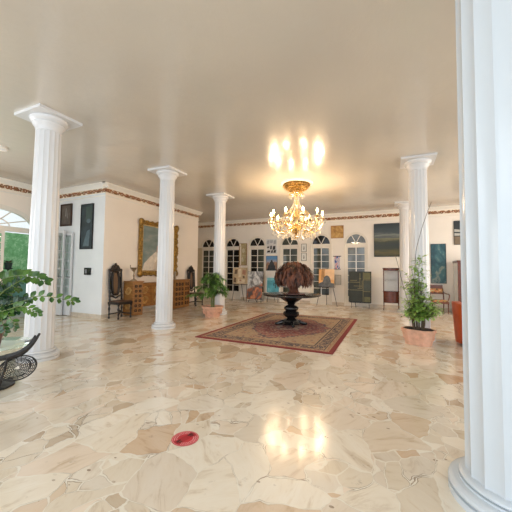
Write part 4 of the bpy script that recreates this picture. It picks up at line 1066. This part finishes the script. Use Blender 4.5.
# ------------------------------------------------------------ mahogany armchair, right
t = thing('wooden_armchair', 'open mahogany armchair with patterned seat under the teal painting', 'chair', (1.53, 12.42, 0), 0.15)
W, Dp, S = .27, .24, .42
def seatm():
    t = NT('floral_seat'); return t.done(t.ramp(t.voro(None, 9, 'F1'), [(.2, (.10, .05, .02)), (.35, (.50, .30, .10)), (.5, (.45, .12, .05)), (.7, (.60, .48, .25))], 'CONSTANT'), .8)
SM = seatm()
mb = MB(); mb.box(-W, W, -Dp, Dp, S - .07, S); mb.build('seat_rail', MAHOG, t, smooth=None)
mb = MB(); mb.prism([(-W + .02, -Dp), (W - .02, -Dp), (W - .03, Dp - .02), (-W + .03, Dp - .02)], S, S + .05, top=[(-W + .05, -Dp + .03), (W - .05, -Dp + .03), (W - .06, Dp - .05), (-W + .06, Dp - .05)]); mb.build('seat', SM, t, smooth=None)
for sx in (-1, 1):
    mb = MB(); mb.tube([(sx * (W - .02), -Dp + .02, S - .02), (sx * (W - .025), -Dp + .02, .25), (sx * (W - .03), -Dp + .02, .011)], [.022, .018, .012], 8); mb.build('leg', MAHOG, t)
    mb = MB(); mb.tube([(sx * (W - .03), Dp - .02, S), (sx * (W - .03), Dp + .02, .2), (sx * (W - .02), Dp + .07, .011)], [.022, .018, .014], 8); mb.build('leg', MAHOG, t)
    mb = MB(); mb.tube([(sx * (W - .03), Dp - .02, S), (sx * (W - .03), Dp + .03, .70), (sx * (W - .05), Dp + .10, .98)], .02, 8); mb.build('back_post', MAHOG, t)
    mb = MB(); mb.tube(catmull([(sx * (W - .02), -Dp + .08, S), (sx * (W + .02), -Dp + .05, .60), (sx * (W + .02), -Dp + .10, .68), (sx * W, .05, .69), (sx * (W - .03), Dp + .03, .72)], 5), .018, 8); mb.build('armrest', MAHOG, t)
mb = MB(); mb.box(-W + .04, W - .04, Dp + .05, Dp + .09, .84, .99); mb.box(-W + .04, W - .04, Dp + .03, Dp + .06, .66, .72)
mb.build('back_rail', MAHOG, t, smooth=None)
mb = MB(); mb.prism([(-W + .06, Dp + .02), (W - .06, Dp + .02), (W - .06, Dp + .055), (-W + .06, Dp + .055)], .72, .86); mb.build('back_pad', SM, t, smooth=None)

# ------------------------------------------------------------ rust armchair
t = thing('leather_armchair', 'rust orange leather tub armchair behind the huge right column', 'armchair', (1.62, 7.30, 0), 0)
mb = MB(); mb.prism([(-.36, -.34), (.36, -.34), (.36, .36), (-.36, .36)], .06, .34); mb.build('seat_base', RUST, t, smooth=None)
mb = MB(); mb.prism([(-.28, -.34), (.30, -.34), (.30, .30), (-.28, .30)], .34, .46, top=[(-.24, -.30), (.26, -.30), (.26, .27), (-.24, .27)]); mb.build('seat_cushion', RUST, t, smooth=None)
mb = MB()   # curved tub back, wrapping from the front-left corner round
n = 22; inner = []; outer = []
for i in range(n + 1):
    a = math.radians(250 - 320 * i / n) if False else math.radians(40 + 280 * i / n)
    hgt = .60 + .26 * max(0, math.cos(math.radians(40 + 280 * i / n) - PI)) ** .7
    ca, sa = math.cos(a), math.sin(a)
    inner.append((.33 * ca, .33 * sa, hgt)); outer.append((.45 * ca, .42 * sa, hgt))
vs = []
for i in range(n + 1):
    (ix, iy, h_), (ox_, oy_, _) = inner[i], outer[i]
    vs += [(ix, iy, .10), (ox_ * .96, oy_ * .96, .05), (ox_ * 1.08, oy_ * 1.06, h_ - .03), (ox_ * 1.06, oy_ * 1.04, h_), (ix * 1.06, iy * 1.06, h_), (ix * 1.02, iy * 1.02, h_ - .03)]
fs = []
for i in range(n):
    for k in range(6): a, b = i * 6 + k, i * 6 + (k + 1) % 6; fs.append((a, b, b + 6, a + 6))
fs += [tuple(range(6)), tuple(range(n * 6, n * 6 + 6))[::-1]]
mb.add(vs, fs); mb.build('tub_back', RUST, t, smooth=50)
for (x, y) in ((-.28, -.26), (.28, -.26), (-.28, .28), (.28, .28)):
    mb = MB(); mb.lathe([(.022, 0), (.028, .07)], (x, y, 0), 12); mb.build('leg', DARKW, t)
o = thing('cushion', 'pale grey green cushion leaning in the rust armchair', 'cushion', (1.47, 7.30, .455), .1)
mb = MB(); mb.ball((-.0, 0, .26), .24, 24, sz=1.0, sx=.30, sy=.95); mb.build('cushion_cover', CUSH, o)
mb = MB(); mb.tube([(0, .232 * math.cos(a), .26 + .243 * math.sin(a)) for a in [2 * PI * i / 32 for i in range(32)]], .006, 6, 0, True); mb.build('piping', WHITEP, o)

# ------------------------------------------------------------ floor sticker
t = thing('floor_sticker', 'round red distancing sticker with footprints on the marble floor', 'sticker', (-1.622, 2.128, .002), math.radians(77))
RED = simple('sticker_red', (.50, .02, .035), .45, var=.1); PNK = simple('sticker_pale', (.80, .36, .36), .5); DRD = simple('sticker_dark', (.07, .005, .01), .5)
mb = MB(); mb.lathe([(.114, 0), (.114, .0012)], n=56); mb.build('disc', RED, t, smooth=None)
mb = MB()
def arc(r0, r1, a0, a1, z, mi=0, n=10):
    vs = []
    for i in range(n + 1):
        a = a0 + (a1 - a0) * i / n; vs += [(r0 * math.cos(a), r0 * math.sin(a), z), (r1 * math.cos(a), r1 * math.sin(a), z)]
    mb.add(vs, [(2 * i, 2 * i + 1, 2 * i + 3, 2 * i + 2) for i in range(n)], mi)
arc(.103, .107, 0, 2 * PI, .0016, 0, 48)
for side in (0, 1):
    for (rr, cnt) in ((.084, 15), (.066, 12)):
        for k in range(cnt):
            a = side * PI + math.radians(25) + math.radians(130) * k / cnt
            arc(rr, rr + .011, a, a + math.radians(130) / cnt * R.uniform(.45, .72), .0016, 0, 2)
mb.build('lettering', PNK, t, smooth=None)
mb = MB(); mb.box(-.098, .098, -.030, .030, .0012, .0015); mb.build('band', simple('sticker_band', (.38, .008, .02), .45), t, smooth=None)
for sx in (-1, 1):
    mb = MB()
    mb.add([(sx * p[0], p[1], .0019) for p in [(.085, -.006), (.085, .018), (.045, .024), (.035, .014), (.045, .004)]], [(0, 1, 2, 3, 4)])
    mb.add([(sx * p[0], p[1], .0019) for p in [(.075, -.024), (.08, -.010), (.045, -.004), (.040, -.014)]], [(0, 1, 2, 3)])
    mb.build('footprint', DRD, t, smooth=None)
t = thing('ceiling_light', 'round white flush ceiling light at left edge', 'ceiling light', (-7.42, 3.25, H))
mb = MB(); mb.lathe([(.16, 0), (.16, -.03), (.13, -.045), (.12, -.04)], n=36); mb.build('ring', TRIM, t)
mb = MB(); mb.lathe([(.12, -.035), (.08, -.05), (.01, -.055)], n=36); mb.build('diffuser', WHITEP, t)

# ------------------------------------------------------------ world, lamps, camera
w = bpy.data.worlds.new('sky'); bpy.context.scene.world = w; w.use_nodes = True
nt = w.node_tree; bgn = nt.nodes['Background']
tc = nt.nodes.new('ShaderNodeTexCoord'); sp = nt.nodes.new('ShaderNodeSeparateXYZ'); rp = nt.nodes.new('ShaderNodeValToRGB')
nt.links.new(tc.outputs['Generated'], sp.inputs[0]); nt.links.new(sp.outputs[2], rp.inputs[0]); nt.links.new(rp.outputs[0], bgn.inputs[0])
rp.color_ramp.elements[0].position = 0; rp.color_ramp.elements[0].color = (.80, .84, .86, 1)
rp.color_ramp.elements[1].position = .5; rp.color_ramp.elements[1].color = (.78, .88, 1.0, 1)
bgn.inputs[1].default_value = 1.2

def area(name, loc, rot, sx, sy, e, col):
    l = bpy.data.lights.new(name, 'AREA'); l.shape = 'RECTANGLE'; l.size = sx; l.size_y = sy; l.energy = e; l.color = col
    o = bpy.data.objects.new(name, l); C.objects.link(o); o.location = loc; o.rotation_euler = rot; return o
area('daylight_behind', (-2.5, -4.5, 2.2), (math.radians(90), 0, 0), 12, 3.6, 270, (.70, .85, 1.0))
area('daylight_right', (5.6, 0.5, 1.9), (math.radians(90), 0, math.radians(90)), 7, 3.2, 120, (.74, .87, 1.0))
area('daylight_side', (-9.2, 1.0, 1.8), (math.radians(90), 0, math.radians(-90)), 3.5, 2.4, 110, (.9, .95, 1.0))
for k in range(10):
    a = 2 * PI * (k + .35) / 10
    l = bpy.data.lights.new('bulb_glow', 'POINT'); l.energy = 25; l.color = (1, .72, .44); l.shadow_soft_size = .05
    o = bpy.data.objects.new('bulb_glow', l); C.objects.link(o); o.location = (CX + .73 * math.cos(a), CY + .73 * math.sin(a), 3.09)
area('fill_far_right', (4.8, 9.2, 1.9), (math.radians(90), 0, math.radians(90)), 6, 2.8, 200, (1.0, .93, .84))  # added fill for the back of the hall; this wall has no opening
area('fill_high', (-3.0, -2.2, 3.85), (math.radians(35), 0, 0), 9, 2.5, 170, (.93, .96, 1.0))  # added overhead fill behind the camera, brightens the near floor

f, yaw, pit, rol = 295.3624, -.4292, .0487, .0115
cam = bpy.data.cameras.new('camera'); cam.sensor_width = 36; cam.lens = f / 512 * 36; cam.clip_start = .02
co = bpy.data.objects.new('camera', cam); C.objects.link(co)
fh = V((math.sin(yaw), math.cos(yaw), 0)); r0 = V((math.cos(yaw), -math.sin(yaw), 0)); z0 = V((0, 0, 1))
fw_ = fh * math.cos(pit) + z0 * math.sin(pit); u0 = z0 * math.cos(pit) - fh * math.sin(pit)
r1 = r0 * math.cos(rol) + u0 * math.sin(rol); u1 = u0 * math.cos(rol) - r0 * math.sin(rol)
M = Matrix(((r1.x, u1.x, -fw_.x, 0), (r1.y, u1.y, -fw_.y, 0), (r1.z, u1.z, -fw_.z, 1.45), (0, 0, 0, 1)))
co.matrix_world = M
sc = bpy.context.scene; sc.camera = co
sc.view_settings.view_transform = 'Standard'; sc.view_settings.look = 'None'; sc.view_settings.exposure = 0; sc.view_settings.gamma = 1
sc.cycles.max_bounces = 10; sc.cycles.diffuse_bounces = 5; sc.cycles.transparent_max_bounces = 8; sc.cycles.use_denoising = True
sc.cycles.sample_clamp_indirect = 8
